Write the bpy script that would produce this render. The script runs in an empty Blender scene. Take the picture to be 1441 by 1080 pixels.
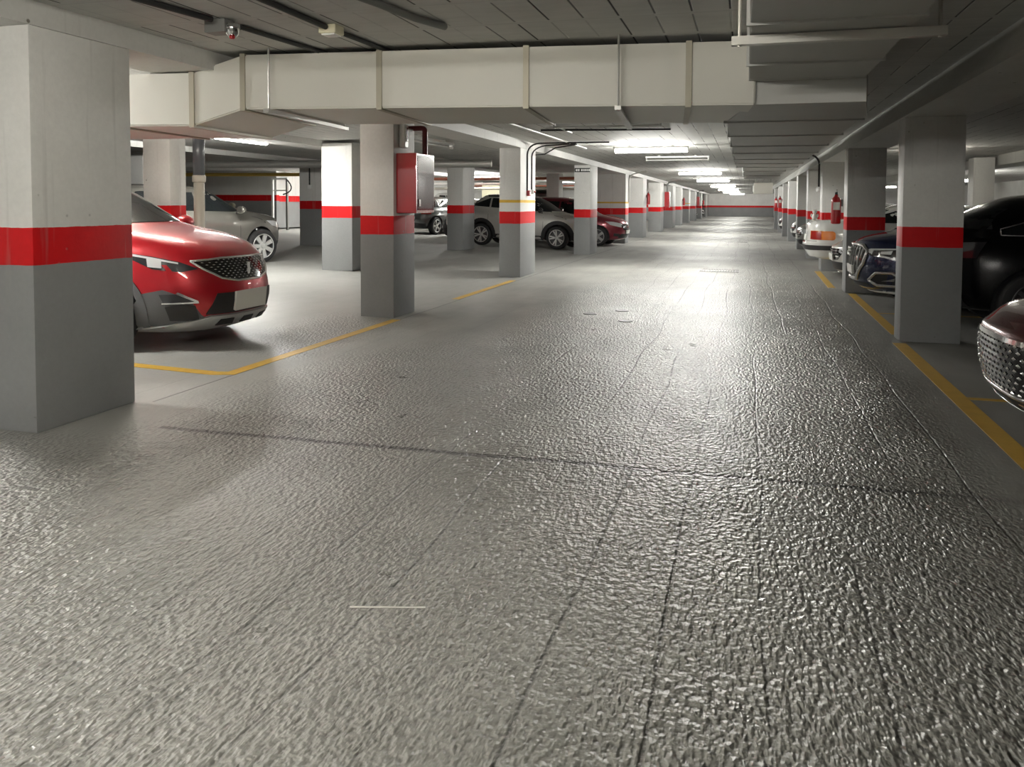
import bpy, bmesh, math, random
from mathutils import Vector, Matrix, Quaternion
from mathutils.bvhtree import BVHTree
from mathutils.geometry import delaunay_2d_cdt
random.seed(7)
S = bpy.context.scene
COL = S.collection
PI = math.pi
def rad(a): return math.radians(a)
def lerp(a, b, t): return a + (b - a) * t

# ------------------------------------------------------------------ materials
def nmat(name):
    m = bpy.data.materials.new(name); m.use_nodes = True
    nt = m.node_tree; b = nt.nodes['Principled BSDF']
    return m, nt, b
def N(nt, t, **kw):
    n = nt.nodes.new(t)
    for k, v in kw.items():
        if k.startswith('i_'): n.inputs[int(k[2:])].default_value = v
        else: setattr(n, k, v)
    return n
def math_node(nt, op, a, b=None, clamp=False):
    n = nt.nodes.new('ShaderNodeMath'); n.operation = op; n.use_clamp = clamp
    for i, v in enumerate((a, b)):
        if v is None: continue
        if isinstance(v, (int, float)): n.inputs[i].default_value = v
        else: nt.links.new(v, n.inputs[i])
    return n.outputs[0]
def mixc(nt, f, a, b):
    n = nt.nodes.new('ShaderNodeMix'); n.data_type = 'RGBA'
    for i, v in ((0, f), (6, a), (7, b)):
        if isinstance(v, (int, float)): n.inputs[i].default_value = v
        elif isinstance(v, tuple): n.inputs[i].default_value = (*v, 1) if len(v) == 3 else v
        else: nt.links.new(v, n.inputs[i])
    return n.outputs[2]
def noise(nt, vec, scale, detail=4, rough=.55):
    n = nt.nodes.new('ShaderNodeTexNoise'); n.inputs['Scale'].default_value = scale
    n.inputs['Detail'].default_value = detail; n.inputs['Roughness'].default_value = rough
    if vec is not None: nt.links.new(vec, n.inputs['Vector'])
    return n.outputs['Fac']
def maprange(nt, v, a, b, c=0., d=1., smooth=False):
    n = nt.nodes.new('ShaderNodeMapRange'); nt.links.new(v, n.inputs[0])
    if smooth: n.interpolation_type = 'SMOOTHSTEP'
    for i, x in enumerate((a, b, c, d)): n.inputs[i + 1].default_value = x
    return n.outputs[0]
def scalevec(nt, vec, s):
    n = nt.nodes.new('ShaderNodeMapping'); nt.links.new(vec, n.inputs[0]); n.inputs['Scale'].default_value = s
    return n.outputs[0]
def bump(nt, b, h, strength=.3, dist=.01):
    n = nt.nodes.new('ShaderNodeBump'); n.inputs['Strength'].default_value = strength
    n.inputs['Distance'].default_value = dist
    nt.links.new(h, n.inputs['Height']); nt.links.new(n.outputs[0], b.inputs['Normal'])
def simple(name, col, rough=.5, metal=0., coat=0., spec=.5, grain=0., emit=None, es=0.):
    m, nt, b = nmat(name)
    b.inputs['Base Color'].default_value = (*col, 1)
    b.inputs['Roughness'].default_value = rough; b.inputs['Metallic'].default_value = metal
    b.inputs['Coat Weight'].default_value = coat; b.inputs['Coat Roughness'].default_value = .04
    b.inputs['Specular IOR Level'].default_value = spec
    tc = N(nt, 'ShaderNodeTexCoord')
    g = noise(nt, tc.outputs['Object'], 9, 5)
    v = max(grain, .03)
    c = mixc(nt, g, tuple(x * (1 - v) for x in col), tuple(min(1, x * (1 + v)) for x in col))
    nt.links.new(c, b.inputs['Base Color'])
    if emit:
        b.inputs['Emission Color'].default_value = (*emit, 1); b.inputs['Emission Strength'].default_value = es
    return m

WHITE = (.72, .715, .69); GREY = (.255, .26, .262); RED = (.58, .004, .007); YEL = (.70, .44, .06)
def banded(name, lo, hi, yellow=None, grey=GREY, white=WHITE, pits=.5):
    """painted concrete: grey plinth, red band, white above, by height over the object's own base"""
    m, nt, b = nmat(name)
    tc = N(nt, 'ShaderNodeTexCoord'); ob = tc.outputs['Object']
    sp = N(nt, 'ShaderNodeSeparateXYZ'); nt.links.new(ob, sp.inputs[0])
    wob = math_node(nt, 'MULTIPLY', math_node(nt, 'SUBTRACT', noise(nt, ob, 7, 3), .5), .012)
    z = math_node(nt, 'ADD', sp.outputs['Z'], wob)
    big = noise(nt, ob, 1.3, 5); fine = noise(nt, ob, 28, 4)
    var = math_node(nt, 'ADD', maprange(nt, big, .3, .7, -.07, .07), maprange(nt, fine, .3, .7, -.03, .03))
    streak = noise(nt, scalevec(nt, ob, (14, 14, .7)), 1, 4)
    def tint(c):
        k = math_node(nt, 'ADD', var, 1.0)
        n = N(nt, 'ShaderNodeVectorMath', operation='SCALE'); n.inputs[0].default_value = c
        nt.links.new(k, n.inputs['Scale']); return n.outputs[0]
    up = math_node(nt, 'GREATER_THAN', z, hi); mid = math_node(nt, 'GREATER_THAN', z, lo)
    c = mixc(nt, mid, tint(grey), tint(RED)); c = mixc(nt, up, c, tint(white))
    if yellow:
        y0 = math_node(nt, 'GREATER_THAN', z, yellow); y1 = math_node(nt, 'LESS_THAN', z, yellow + .055)
        c = mixc(nt, math_node(nt, 'MULTIPLY', y0, y1), c, tint(YEL))
    dirt = maprange(nt, streak, .60, .78, 0, .35)
    c = mixc(nt, dirt, c, (.30, .29, .27))
    vor = N(nt, 'ShaderNodeTexVoronoi'); vor.inputs['Scale'].default_value = 5.5; nt.links.new(ob, vor.inputs['Vector'])
    pit = maprange(nt, vor.outputs['Distance'], .05, .085, 1, 0)
    sel = math_node(nt, 'GREATER_THAN', noise(nt, ob, 2.1, 2), .54)
    pit = math_node(nt, 'MULTIPLY', math_node(nt, 'MULTIPLY', pit, sel), pits)
    c = mixc(nt, pit, c, (.16, .15, .14))
    nt.links.new(c, b.inputs['Base Color'])
    b.inputs['Roughness'].default_value = .6; b.inputs['Specular IOR Level'].default_value = .28
    h = math_node(nt, 'SUBTRACT', math_node(nt, 'ADD', math_node(nt, 'MULTIPLY', fine, .25), math_node(nt, 'MULTIPLY', big, .8)), pit)
    bump(nt, b, h, .45, .012)
    return m
_bm = {}
def band_mat(lo, hi, yellow=None):
    k = (lo, hi, yellow)
    if k not in _bm: _bm[k] = banded('painted_concrete_%d' % len(_bm), lo, hi, yellow)
    return _bm[k]

def floor_material():
    m, nt, b = nmat('ribbed_concrete_floor')
    geo = N(nt, 'ShaderNodeNewGeometry'); P = geo.outputs['Position']
    sp = N(nt, 'ShaderNodeSeparateXYZ'); nt.links.new(P, sp.inputs[0]); X, Y = sp.outputs['X'], sp.outputs['Y']
    warp = noise(nt, P, .9, 3)
    Xw = math_node(nt, 'ADD', X, math_node(nt, 'MULTIPLY', math_node(nt, 'SUBTRACT', warp, .5), .25))
    # where the combed finish lies: the driving lane and the apron in front of the first pillar
    Xl = math_node(nt, 'ADD', Xw, maprange(nt, Y, 6.2, 9.0, .95, 0, True))
    lane = math_node(nt, 'MULTIPLY', maprange(nt, Xl, -3.1, -2.1, 0, 1, True), maprange(nt, Xw, .95, 1.45, 1, 0, True))
    apron = maprange(nt, Y, 3.5, 4.3, 1, 0, True)
    apron = math_node(nt, 'MULTIPLY', apron, maprange(nt, Xw, 1.1, 1.6, 1, .12, True))
    bayp = math_node(nt, 'MULTIPLY', math_node(nt, 'MULTIPLY', maprange(nt, Xw, -5.4, -4.8, 0, 1, True), maprange(nt, Xw, -4.3, -3.7, 1, 0, True)), math_node(nt, 'MULTIPLY', maprange(nt, Y, 6.2, 6.8, 0, .8, True), maprange(nt, Y, 8.8, 9.6, 1, 0, True)))
    rough_zone = math_node(nt, 'MAXIMUM', math_node(nt, 'MAXIMUM', lane, bayp), apron)
    worn = maprange(nt, noise(nt, P, .42, 4), .34, .58, .6, 1, True)
    rough_zone = math_node(nt, 'MULTIPLY', rough_zone, worn)
    rough_zone = math_node(nt, 'MAXIMUM', rough_zone, .07)
    far = maprange(nt, Y, 10, 26, 1, .5, True)
    # combed ribs along the lane, broken by ripples
    rib = noise(nt, scalevec(nt, P, (50, 20, 1)), 1, 1.5, .5)
    rip = noise(nt, scalevec(nt, P, (38, 34, 1)), 1, 1.5, .5)
    blotch = noise(nt, scalevec(nt, P, (3.2, 2.4, 1)), 1, 4)
    rb = math_node(nt, 'ADD', math_node(nt, 'MULTIPLY', rib, maprange(nt, blotch, .35, .65, .45, .9)), math_node(nt, 'MULTIPLY', rip, maprange(nt, blotch, .35, .65, .85, .45)))
    rb0 = rb
    rb = math_node(nt, 'MULTIPLY', rb, math_node(nt, 'MULTIPLY', math_node(nt, 'MULTIPLY', rough_zone, far), .030))
    # long trowel grooves running along the lane
    gx = math_node(nt, 'ADD', X, math_node(nt, 'MULTIPLY', noise(nt, scalevec(nt, P, (.9, .5, 1)), 1, 1, .3), .16))
    cell = math_node(nt, 'FRACT', math_node(nt, 'MULTIPLY', gx, 2.9))
    gro = maprange(nt, math_node(nt, 'ABSOLUTE', math_node(nt, 'SUBTRACT', cell, .5)), .006, .028, 1, 0)
    gro = math_node(nt, 'MULTIPLY', gro, maprange(nt, noise(nt, scalevec(nt, P, (2.9, .22, 1)), 1, 3), .42, .54, 0, 1))
    gro = math_node(nt, 'MULTIPLY', gro, math_node(nt, 'MULTIPLY', maprange(nt, X, -2.4, -1.2, .25, 1), maprange(nt, X, 1.2, 1.4, 1, 0)))
    # joints: one across the lane, one along the bays
    jy = math_node(nt, 'ADD', Y, math_node(nt, 'MULTIPLY', math_node(nt, 'SUBTRACT', noise(nt, P, 1.6, 4), .5), .10))
    jy = math_node(nt, 'SUBTRACT', jy, math_node(nt, 'MULTIPLY', X, .028))
    j1 = maprange(nt, math_node(nt, 'ABSOLUTE', math_node(nt, 'SUBTRACT', jy, 4.37)), .010, .042, 1, 0)
    j1 = math_node(nt, 'MULTIPLY', j1, math_node(nt, 'MULTIPLY', math_node(nt, 'GREATER_THAN', X, -3.6), maprange(nt, X, .7, 1.35, 1, .15)))
    jx = math_node(nt, 'ADD', X, math_node(nt, 'MULTIPLY', math_node(nt, 'SUBTRACT', noise(nt, P, 1.2, 3), .5), .03))
    j2 = maprange(nt, math_node(nt, 'ABSOLUTE', math_node(nt, 'ADD', jx, 4.10)), .004, .014, 1, 0)
    j2 = math_node(nt, 'MULTIPLY', j2, math_node(nt, 'GREATER_THAN', Y, 4.8))
    joint = math_node(nt, 'MAXIMUM', j1, math_node(nt, 'MULTIPLY', j2, .7))
    big = noise(nt, P, .55, 6, .6); med = noise(nt, P, 3.5, 5, .6)
    smear = noise(nt, scalevec(nt, P, (2.5, .5, 1)), 1, 5, .6)
    t = math_node(nt, 'ADD', math_node(nt, 'MULTIPLY', big, .55), math_node(nt, 'ADD', math_node(nt, 'MULTIPLY', med, .2), math_node(nt, 'MULTIPLY', smear, .3)))
    c = mixc(nt, maprange(nt, t, .40, .66), (.205, .205, .188), (.345, .342, .318))
    bay = maprange(nt, Xw, -4.6, -3.2, 1, 0, True)
    c = mixc(nt, math_node(nt, 'MULTIPLY', bay, .55), c, (.38, .38, .365))
    # low spots of the combed finish darkened: dirt, plus painted relief contrast
    dirt = math_node(nt, 'MULTIPLY', maprange(nt, rb0, .50, .70, .55, 0), rough_zone)
    c = mixc(nt, dirt, c, (.075, .075, .068))
    c = mixc(nt, math_node(nt, 'MULTIPLY', gro, .7), c, (.05, .05, .047))
    c = mixc(nt, math_node(nt, 'MULTIPLY', joint, .95), c, (.035, .034, .031))
    nt.links.new(c, b.inputs['Base Color'])
    ro = math_node(nt, 'ADD', maprange(nt, med, .3, .7, .42, .54), math_node(nt, 'MULTIPLY', rough_zone, -.16))
    nt.links.new(math_node(nt, 'ADD', ro, maprange(nt, Y, 9, 26, 0, .28, True)), b.inputs['Roughness'])
    b.inputs['Specular IOR Level'].default_value = .62
    h = math_node(nt, 'ADD', rb, math_node(nt, 'MULTIPLY', med, .004))
    h = math_node(nt, 'SUBTRACT', h, math_node(nt, 'MULTIPLY', math_node(nt, 'MAXIMUM', gro, joint), .004))
    bump(nt, b, h, 1.0, 1.0)
    return m

def ceiling_material():
    m, nt, b = nmat('planked_concrete_ceiling')
    geo = N(nt, 'ShaderNodeNewGeometry'); P = geo.outputs['Position']
    sp = N(nt, 'ShaderNodeSeparateXYZ'); nt.links.new(P, sp.inputs[0]); X, Y = sp.outputs['X'], sp.outputs['Y']
    fx = math_node(nt, 'ABSOLUTE', math_node(nt, 'SUBTRACT', math_node(nt, 'FRACT', math_node(nt, 'DIVIDE', X, .235)), .5))
    slit = maprange(nt, fx, .014, .040, 1, 0)
    row = math_node(nt, 'FRACT', math_node(nt, 'DIVIDE', math_node(nt, 'ADD', Y, .25), .62))
    dash = math_node(nt, 'MULTIPLY', math_node(nt, 'GREATER_THAN', row, .07), math_node(nt, 'LESS_THAN', row, .95))
    wn = N(nt, 'ShaderNodeTexWhiteNoise', noise_dimensions='2D')
    cv = N(nt, 'ShaderNodeCombineXYZ')
    nt.links.new(math_node(nt, 'FLOOR', math_node(nt, 'ADD', math_node(nt, 'DIVIDE', X, .235), .0)), cv.inputs[0])
    nt.links.new(math_node(nt, 'FLOOR', math_node(nt, 'DIVIDE', math_node(nt, 'ADD', Y, .25), .62)), cv.inputs[1])
    nt.links.new(cv.outputs[0], wn.inputs['Vector'])
    keep = maprange(nt, wn.outputs['Value'], .2, .75, .15, 1)
    slit = math_node(nt, 'MULTIPLY', math_node(nt, 'MULTIPLY', slit, dash), keep)
    seam = maprange(nt, math_node(nt, 'ABSOLUTE', math_node(nt, 'SUBTRACT', row, .01)), .004, .014, 1, 0)
    big = noise(nt, P, .8, 5); fine = noise(nt, scalevec(nt, P, (3, 14, 1)), 1, 4)
    c = mixc(nt, maprange(nt, math_node(nt, 'ADD', math_node(nt, 'MULTIPLY', big, .6), math_node(nt, 'MULTIPLY', fine, .4)), .35, .65), (.50, .50, .48), (.62, .615, .59))
    c = mixc(nt, math_node(nt, 'MULTIPLY', seam, .30), c, (.25, .25, .24))
    c = mixc(nt, slit, c, (.02, .02, .02))
    nt.links.new(c, b.inputs['Base Color']); b.inputs['Roughness'].default_value = .7
    h = math_node(nt, 'SUBTRACT', math_node(nt, 'MULTIPLY', fine, .3), slit)
    bump(nt, b, h, .5, .012)
    return m

def duct_material(name, col):
    m, nt, b = nmat(name)
    tc = N(nt, 'ShaderNodeTexCoord'); ob = tc.outputs['Object']
    big = noise(nt, ob, 1.1, 4)
    c = mixc(nt, big, tuple(x * .93 for x in col), tuple(min(1, x * 1.05) for x in col))
    nt.links.new(c, b.inputs['Base Color'])
    b.inputs['Roughness'].default_value = .48; b.inputs['Metallic'].default_value = .0
    bump(nt, b, noise(nt, ob, 2.6, 2), .35, .02)
    return m

def paint(name, col, metal=.35, rough=.32):
    m, nt, b = nmat(name)
    tc = N(nt, 'ShaderNodeTexCoord')
    g = noise(nt, tc.outputs['Object'], 320, 2)
    c = mixc(nt, g, tuple(x * .9 for x in col), tuple(min(1, x * 1.1) for x in col))
    nt.links.new(c, b.inputs['Base Color'])
    b.inputs['Metallic'].default_value = metal; b.inputs['Roughness'].default_value = rough
    b.inputs['Coat Weight'].default_value = 1; b.inputs['Coat Roughness'].default_value = .03
    return m

M = {}
M['floor'] = floor_material(); M['ceiling'] = ceiling_material()
M['wall'] = band_mat(1.05, 1.285)
M['concrete'] = simple('whitewashed_concrete', (.60, .595, .57), .65, grain=.12)
M['beam'] = banded('whitewashed_beam', -9, -8, pits=.9, white=(.62, .615, .59))
M['duct'] = duct_material('painted_sheet_duct', (.70, .685, .62))
M['duct_grey'] = duct_material('grey_sheet_duct', (.50, .50, .475))
M['steel'] = simple('galvanised_steel', (.50, .49, .46), .42, .6, grain=.1)
M['dark_steel'] = simple('dull_grey_steel', (.22, .22, .21), .5, .4)
M['rod'] = simple('pale_rod', (.62, .60, .55), .4, .5)
M['flange'] = simple('tan_flange', (.42, .39, .31), .5, .3)
M['yellow_line'] = simple('worn_yellow_floor_paint', (.58, .36, .055), .5, grain=.22)
M['tube'] = simple('lit_tube', (1, 1, 1), .5, emit=(1.0, .985, .93), es=60)
M['tube_dim'] = simple('dim_lit_tube', (1, 1, 1), .5, emit=(1.0, .95, .84), es=15)  # emission turned down to balance brightness, not an aged tube
M['tube_mid'] = simple('medium_lit_tube', (1, 1, 1), .5, emit=(1.0, .98, .92), es=46)  # emission a step below full, set to balance brightness
M['tube_off'] = simple('unlit_tube', (.78, .78, .76), .25)
M['fixture'] = simple('fixture_white', (.74, .74, .72), .4)
M['black'] = simple('matt_black_plastic', (.018, .018, .019), .55)
M['trimblack'] = simple('gloss_black', (.008, .008, .009), .12, coat=.6)
M['glass'] = simple('tinted_glass', (.008, .010, .011), .05, coat=0., spec=.5)
M['chrome'] = simple('chrome', (.80, .80, .80), .12, 1.)
M['satin'] = simple('satin_silver_plastic', (.56, .56, .55), .32, .55)
M['cladding'] = simple('grey_plastic_cladding', (.085, .087, .09), .55)
M['lampclear'] = simple('clear_lamp_lens', (.80, .82, .84), .08, .25, coat=1.)
M['lampdark'] = simple('smoked_lamp_lens', (.03, .03, .034), .06, coat=1.)
M['lampred'] = simple('red_lamp_lens', (.35, .02, .015), .15, coat=.8)
M['lamporange'] = simple('orange_lamp_lens', (.72, .20, .02), .2, coat=.8)
M['plate'] = simple('pale_number_plate', (.70, .70, .66), .4)
M['tyre'] = simple('tyre_rubber', (.016, .016, .017), .7)
M['rim'] = simple('alloy_rim', (.72, .72, .71), .3, .6)
M['rimdark'] = simple('dark_alloy', (.14, .14, .145), .35, .7)
M['redpaint'] = simple('fire_red_enamel', (.42, .01, .015), .28, coat=.4)
M['darkred'] = simple('dark_red_pipe', (.12, .006, .008), .4)
M['yellowpipe'] = simple('yellow_gas_pipe', (.62, .42, .09), .4)
M['greypipe'] = simple('dark_grey_pipe', (.10, .105, .115), .3)
M['tanpipe'] = simple('tan_pipe', (.44, .41, .35), .4)
M['whiteplastic'] = simple('white_plastic', (.90, .90, .88), .35)
M['label'] = simple('paper_label', (.78, .78, .74), .5)
M['cream'] = simple('cream_cabinet', (.70, .66, .48), .5)
M['rust'] = simple('rust_red_pipe', (.36, .11, .06), .5)
M['grate'] = simple('drain_iron', (.10, .10, .095), .5, .4)
M['toy'] = simple('white_plush', (.78, .74, .70), .9)

# ------------------------------------------------------------------ mesh helpers
class MB:
    def __init__(self): self.bm = bmesh.new()
    def box(self, c, s, rz=0., bev=0.):
        r = bmesh.ops.create_cube(self.bm, size=1.0)
        vs = r['verts']
        mt = Matrix.Translation(c) @ Matrix.Rotation(rz, 4, 'Z') @ Matrix.Diagonal((*s, 1))
        bmesh.ops.transform(self.bm, matrix=mt, verts=vs)
        if bev:
            es = list({e for v in vs for e in v.link_edges})
            bmesh.ops.bevel(self.bm, geom=es, offset=bev, segments=2, affect='EDGES', profile=.6)
        return self
    def tube(self, pts, r, seg=10, cap=True):
        pts = [Vector(p) for p in pts]; rings = []
        prev = None
        for i, p in enumerate(pts):
            if i == 0: d = pts[1] - p
            elif i == len(pts) - 1: d = p - pts[i - 1]
            else: d = (pts[i + 1] - p).normalized() + (p - pts[i - 1]).normalized()
            d.normalize()
            if prev is None:
                a = d.orthogonal().normalized()
            else:
                a = (prev - d * prev.dot(d)).normalized()
            prev = a; b = d.cross(a)
            rr = r[i] if isinstance(r, (list, tuple)) else r
            rings.append([self.bm.verts.new(p + (a * math.cos(2 * PI * k / seg) + b * math.sin(2 * PI * k / seg)) * rr) for k in range(seg)])
        for A, B in zip(rings, rings[1:]):
            for k in range(seg):
                self.bm.faces.new((A[k], A[(k + 1) % seg], B[(k + 1) % seg], B[k]))
        if cap:
            self.bm.faces.new(rings[0][::-1]); self.bm.faces.new(rings[-1])
        return self
    def lathe(self, prof, seg=24, mt=Matrix(), close=False):
        rings = []
        for (r, z) in prof:
            rings.append([self.bm.verts.new(mt @ Vector((r * math.cos(2 * PI * k / seg), r * math.sin(2 * PI * k / seg), z))) for k in range(seg)])
        for A, B in zip(rings, rings[1:]):
            for k in range(seg):
                self.bm.faces.new((A[k], A[(k + 1) % seg], B[(k + 1) % seg], B[k]))
        if close:
            A, B = rings[-1], rings[0]
            for k in range(seg): self.bm.faces.new((A[k], A[(k + 1) % seg], B[(k + 1) % seg], B[k]))
        else:
            self.bm.faces.new(rings[0][::-1]); self.bm.faces.new(rings[-1])
        return self
    def prism(self, poly, z0, z1):
        a = [self.bm.verts.new((x, y, z0)) for x, y in poly]; b = [self.bm.verts.new((x, y, z1)) for x, y in poly]
        self.bm.faces.new(a[::-1]); self.bm.faces.new(b)
        n = len(poly)
        for k in range(n): self.bm.faces.new((a[k], a[(k + 1) % n], b[(k + 1) % n], b[k]))
        return self
    def hexa(self, v):
        vs = [self.bm.verts.new(p) for p in v]
        for f in ((0, 3, 2, 1), (4, 5, 6, 7), (0, 1, 5, 4), (1, 2, 6, 5), (2, 3, 7, 6), (3, 0, 4, 7)):
            self.bm.faces.new([vs[i] for i in f])
        return self
    def build(self, name, mat, parent=None, smooth=False, loc=None):
        bmesh.ops.recalc_face_normals(self.bm, faces=self.bm.faces)
        me = bpy.data.meshes.new(name); self.bm.to_mesh(me); self.bm.free()
        me.materials.append(mat)
        for p in me.polygons: p.use_smooth = smooth
        return link(name, me, parent, loc)
def link(name, me, parent=None, loc=None):
    o = bpy.data.objects.new(name, me); COL.objects.link(o)
    if parent: o.parent = parent
    if loc is not None: o.location = loc
    return o
def autosmooth(o, ang=35):
    me = o.data
    bm = bmesh.new(); bm.from_mesh(me)
    for e in bm.edges:
        if len(e.link_faces) == 2 and e.calc_face_angle(0) > rad(ang): e.smooth = False
    for f in bm.faces: f.smooth = True
    bm.to_mesh(me); bm.free(); return o
def tag(o, label=None, cat=None, group=None, kind=None):
    if label: o['label'] = label
    if cat: o['category'] = cat
    if group: o['group'] = group
    if kind: o['kind'] = kind
    return o
def empty(name, loc=(0, 0, 0)):
    o = bpy.data.objects.new(name, None); o.empty_display_size = .2; COL.objects.link(o); o.location = loc; return o
def struct(o): o['kind'] = 'structure'; return o

SLOPE = .027
def fz(x): return SLOPE * max(0., -4.3 - x)
CZ = 2.68

# ------------------------------------------------------------------ shell
XL, XR, Y0, Y1 = -27.0, 13.0, -11.0, 99.0
b = MB()
xs = [XR, 6, 1.6, -4.3, XL]
for ya, yb in ((Y0, 30), (30, Y1)):
    pass
vs = [[b.bm.verts.new((x, y, fz(x))) for x in xs] for y in (Y0, 20, 50, Y1)]
for A, B in zip(vs, vs[1:]):
    for k in range(len(xs) - 1): b.bm.faces.new((A[k], A[k + 1], B[k + 1], B[k]))
struct(b.build('floor', M['floor']))
b = MB(); b.box(((XL + XR) / 2, (Y0 + Y1) / 2, CZ + .1), (XR - XL, Y1 - Y0, .2)); struct(b.build('ceiling', M['ceiling']))
def wall(name, x0, x1, y0, y1, mat=None, zb=0.):
    bb = MB(); bb.box(((x0 + x1) / 2, (y0 + y1) / 2, CZ / 2 - zb / 2), (abs(x1 - x0), abs(y1 - y0), CZ - zb + .0))
    bb.bm.transform(Matrix.Translation((0, 0, 0)))
    return struct(bb.build(name, mat or M['wall'], loc=(0, 0, zb)))
wall('wall_back', XL, XR, Y1, Y1 + .2)
wall('wall_front', XL, XR, Y0 - .2, Y0)
wall('wall_right', XR, XR + .2, Y0, Y1)
zl = fz(-24)
wall('wall_left', XL - .2, XL, Y0, Y1, zb=fz(XL))
wall('wall_alcove', -27, -17.9, 28.0, 28.2, zb=.45)
wall('wall_service', -18.1, -17.9, 28.2, 31, zb=.42)
wall('wall_recess', -18.1, -14.6, 31, 31.2, zb=.36)
wall('wall_recess_return', -14.8, -14.6, 31.2, 44, zb=.33)
wall('wall_deep', -14.8, -4.9, 66, 66.2, zb=.1)
# the lane narrows at its far end
wall('wall_end_left', -4.6, -4.35, 92, Y1)
wall('wall_end_right', 3.0, 3.2, 62, Y1)
wall('wall_end_return', 3.2, XR, 62, 62.2)

# pillars ------------------------------------------------------------
def pillar(x0, x1, y0, y1, lo, hi, label, yellow=None, zb=None, top=2.60, group=None):
    zb = fz((x0 + x1) / 2) if zb is None else zb
    bb = MB(); bb.box((0, 0, (top - zb) / 2), (x1 - x0, y1 - y0, top - zb), bev=.012)
    o = bb.build('pillar', band_mat(lo, hi, yellow), loc=((x0 + x1) / 2, (y0 + y1) / 2, zb))
    autosmooth(o, 50)
    tag(o, label, 'pillar', group, 'thing'); return o
AX = -4.22
LP = [ # y0, y1, width, yellow, label
 (3.92, 4.76, .62, None, 'large chipped concrete pillar with red band, nearest of the left-hand row'),
 (9.20, 9.86, .46, None, 'red-banded pillar carrying the red hose cabinet, second along the left of the lane'),
 (15.05, 16.20, .43, 1.46, 'pillar with thin yellow stripe above its red band and black cables down its side'),
 (22.35, 23.45, .47, None, 'red-banded pillar bearing the small black sign near its top'),
 (29.2, 30.0, 1.20, 1.46, 'wide grey-lit pillar with thin yellow stripe beside the dark red car'),
 (34.3, 35.6, 1.05, None, 'sixth pillar along the left of the lane, dark face and bright white edge'),
 (41.6, 43.2, .62, None, 'seventh pillar along the left of the lane, in front of the tall distant red cabinet'),
 (48.6, 50.6, .75, None, 'eighth pillar along the left of the lane, with white edge behind the tall red cabinet'),
 (54.8, 56.4, .75, None, 'ninth pillar along the left of the lane, pale front face'),
 (62.6, 64.2, .9, 1.46, 'tenth pillar along the left of the lane, shaded with a thin yellow stripe'),
 (70.6, 72.4, .9, None, 'eleventh pillar along the left of the lane, shaded front far away'),
 (80.2, 82.0, .8, None, 'twelfth pillar along the left of the lane, pale and last before the end wall'),
]
for i, (y0, y1, w, yel, lab) in enumerate(LP):
    pillar(AX - w, AX, y0, y1, 1.05, 1.285, lab, yel, zb=0, top=2.53)
RP = [
 (9.27, 9.60, .58, 1.005, 1.22, 'nearest red-banded pillar on the right, beside the black car'),
 (14.15, 14.62, .58, 1.035, 1.25, 'second pillar on the right, behind the navy car and bearing the near extinguisher'),
 (18.65, 19.2, .60, 1.06, 1.275, 'third pillar on the right, behind the white sedan with the white switch'),
 (22.9, 23.5, .62, 1.06, 1.275, 'fourth pillar on the right, shaded, above the white sedan tail lamp'),
 (27.4, 28.1, .62, 1.06, 1.275, 'fifth pillar on the right, darkest of the row, behind the grey saloon'),
 (33.2, 33.9, .62, 1.06, 1.275, 'sixth pillar on the right, pale and brightly lit, beside the far extinguishers'),
 (38.2, 38.9, .62, 1.06, 1.275, 'seventh pillar on the right, carrying the nearer of two distant extinguishers'),
 (43.4, 44.1, .62, 1.06, 1.275, 'eighth pillar on the right, carrying the farther of two distant extinguishers'),
 (49.5, 50.2, .62, 1.06, 1.275, 'ninth pillar on the right, a thin sliver before the end wall'),
]
for (y0, y1, w, lo, hi, lab) in RP:
    pillar(1.58, 1.58 + w, y0, y1, lo, hi, lab, zb=0, top=2.37)
for (x0, x1, y0, y1, lab, top) in [
 (-8.57, -8.10, 9.9, 10.25, 'pillar beside the tall drain pipe, behind the red SUV bonnet', 2.62),
 (-8.12, -7.45, 14.3, 14.95, 'white-lit pillar just behind the hose cabinet pillar, dark red pipe at its top', 2.62),
 (-8.20, -7.72, 21.5, 22.5, 'slim two-toned pillar standing behind the silver crossover tail', 2.62),
 (-12.35, -11.6, 20.5, 21.3, 'pillar with black conduit and switch box, far beyond the grey hatchback nose', 2.62),
 (-7.5, -7.0, 30.5, 31.2, 'grey pillar deep in the bays above the silver crossover windscreen', 2.62),
 (-14.55, -13.95, 16.1, 16.7, 'white pillar behind the grey hatchback windscreen', 2.62),
 (5.35, 5.82, 22.2, 22.7, 'bright white pillar top seen above the black car roof', 2.62),
 ]:
    pillar(x0, x1, y0, y1, 1.05, 1.285, lab, top=top)

# beams ------------------------------------------------------------
bb = MB()
bb.hexa([(-4.82, Y0, 2.53), (AX, Y0, 2.53), (AX, Y1, 2.53), (-4.82, Y1, 2.53), (-4.82, Y0, CZ), (AX, Y0, CZ), (AX, Y1, CZ), (-4.82, Y1, CZ)])
struct(bb.build('beam', M['beam']))
bb = MB()
bb.hexa([(1.56, Y0, 2.37), (2.2, Y0, 2.37), (2.2, 62, 2.37), (1.56, 62, 2.37), (1.72, Y0, CZ), (2.12, Y0, CZ), (2.12, 62, CZ), (1.72, 62, CZ)])
struct(bb.build('beam', M['beam']))
for x in (-8.4, -12.2):
    bb = MB(); bb.box((x, 40, 2.62), (.6, 102, .13)); struct(bb.build('beam', M['beam']))
for x in (6.2,):
    bb = MB(); bb.box((x, 25, 2.56), (.6, 72, .26)); struct(bb.build('beam', M['beam']))

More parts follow.
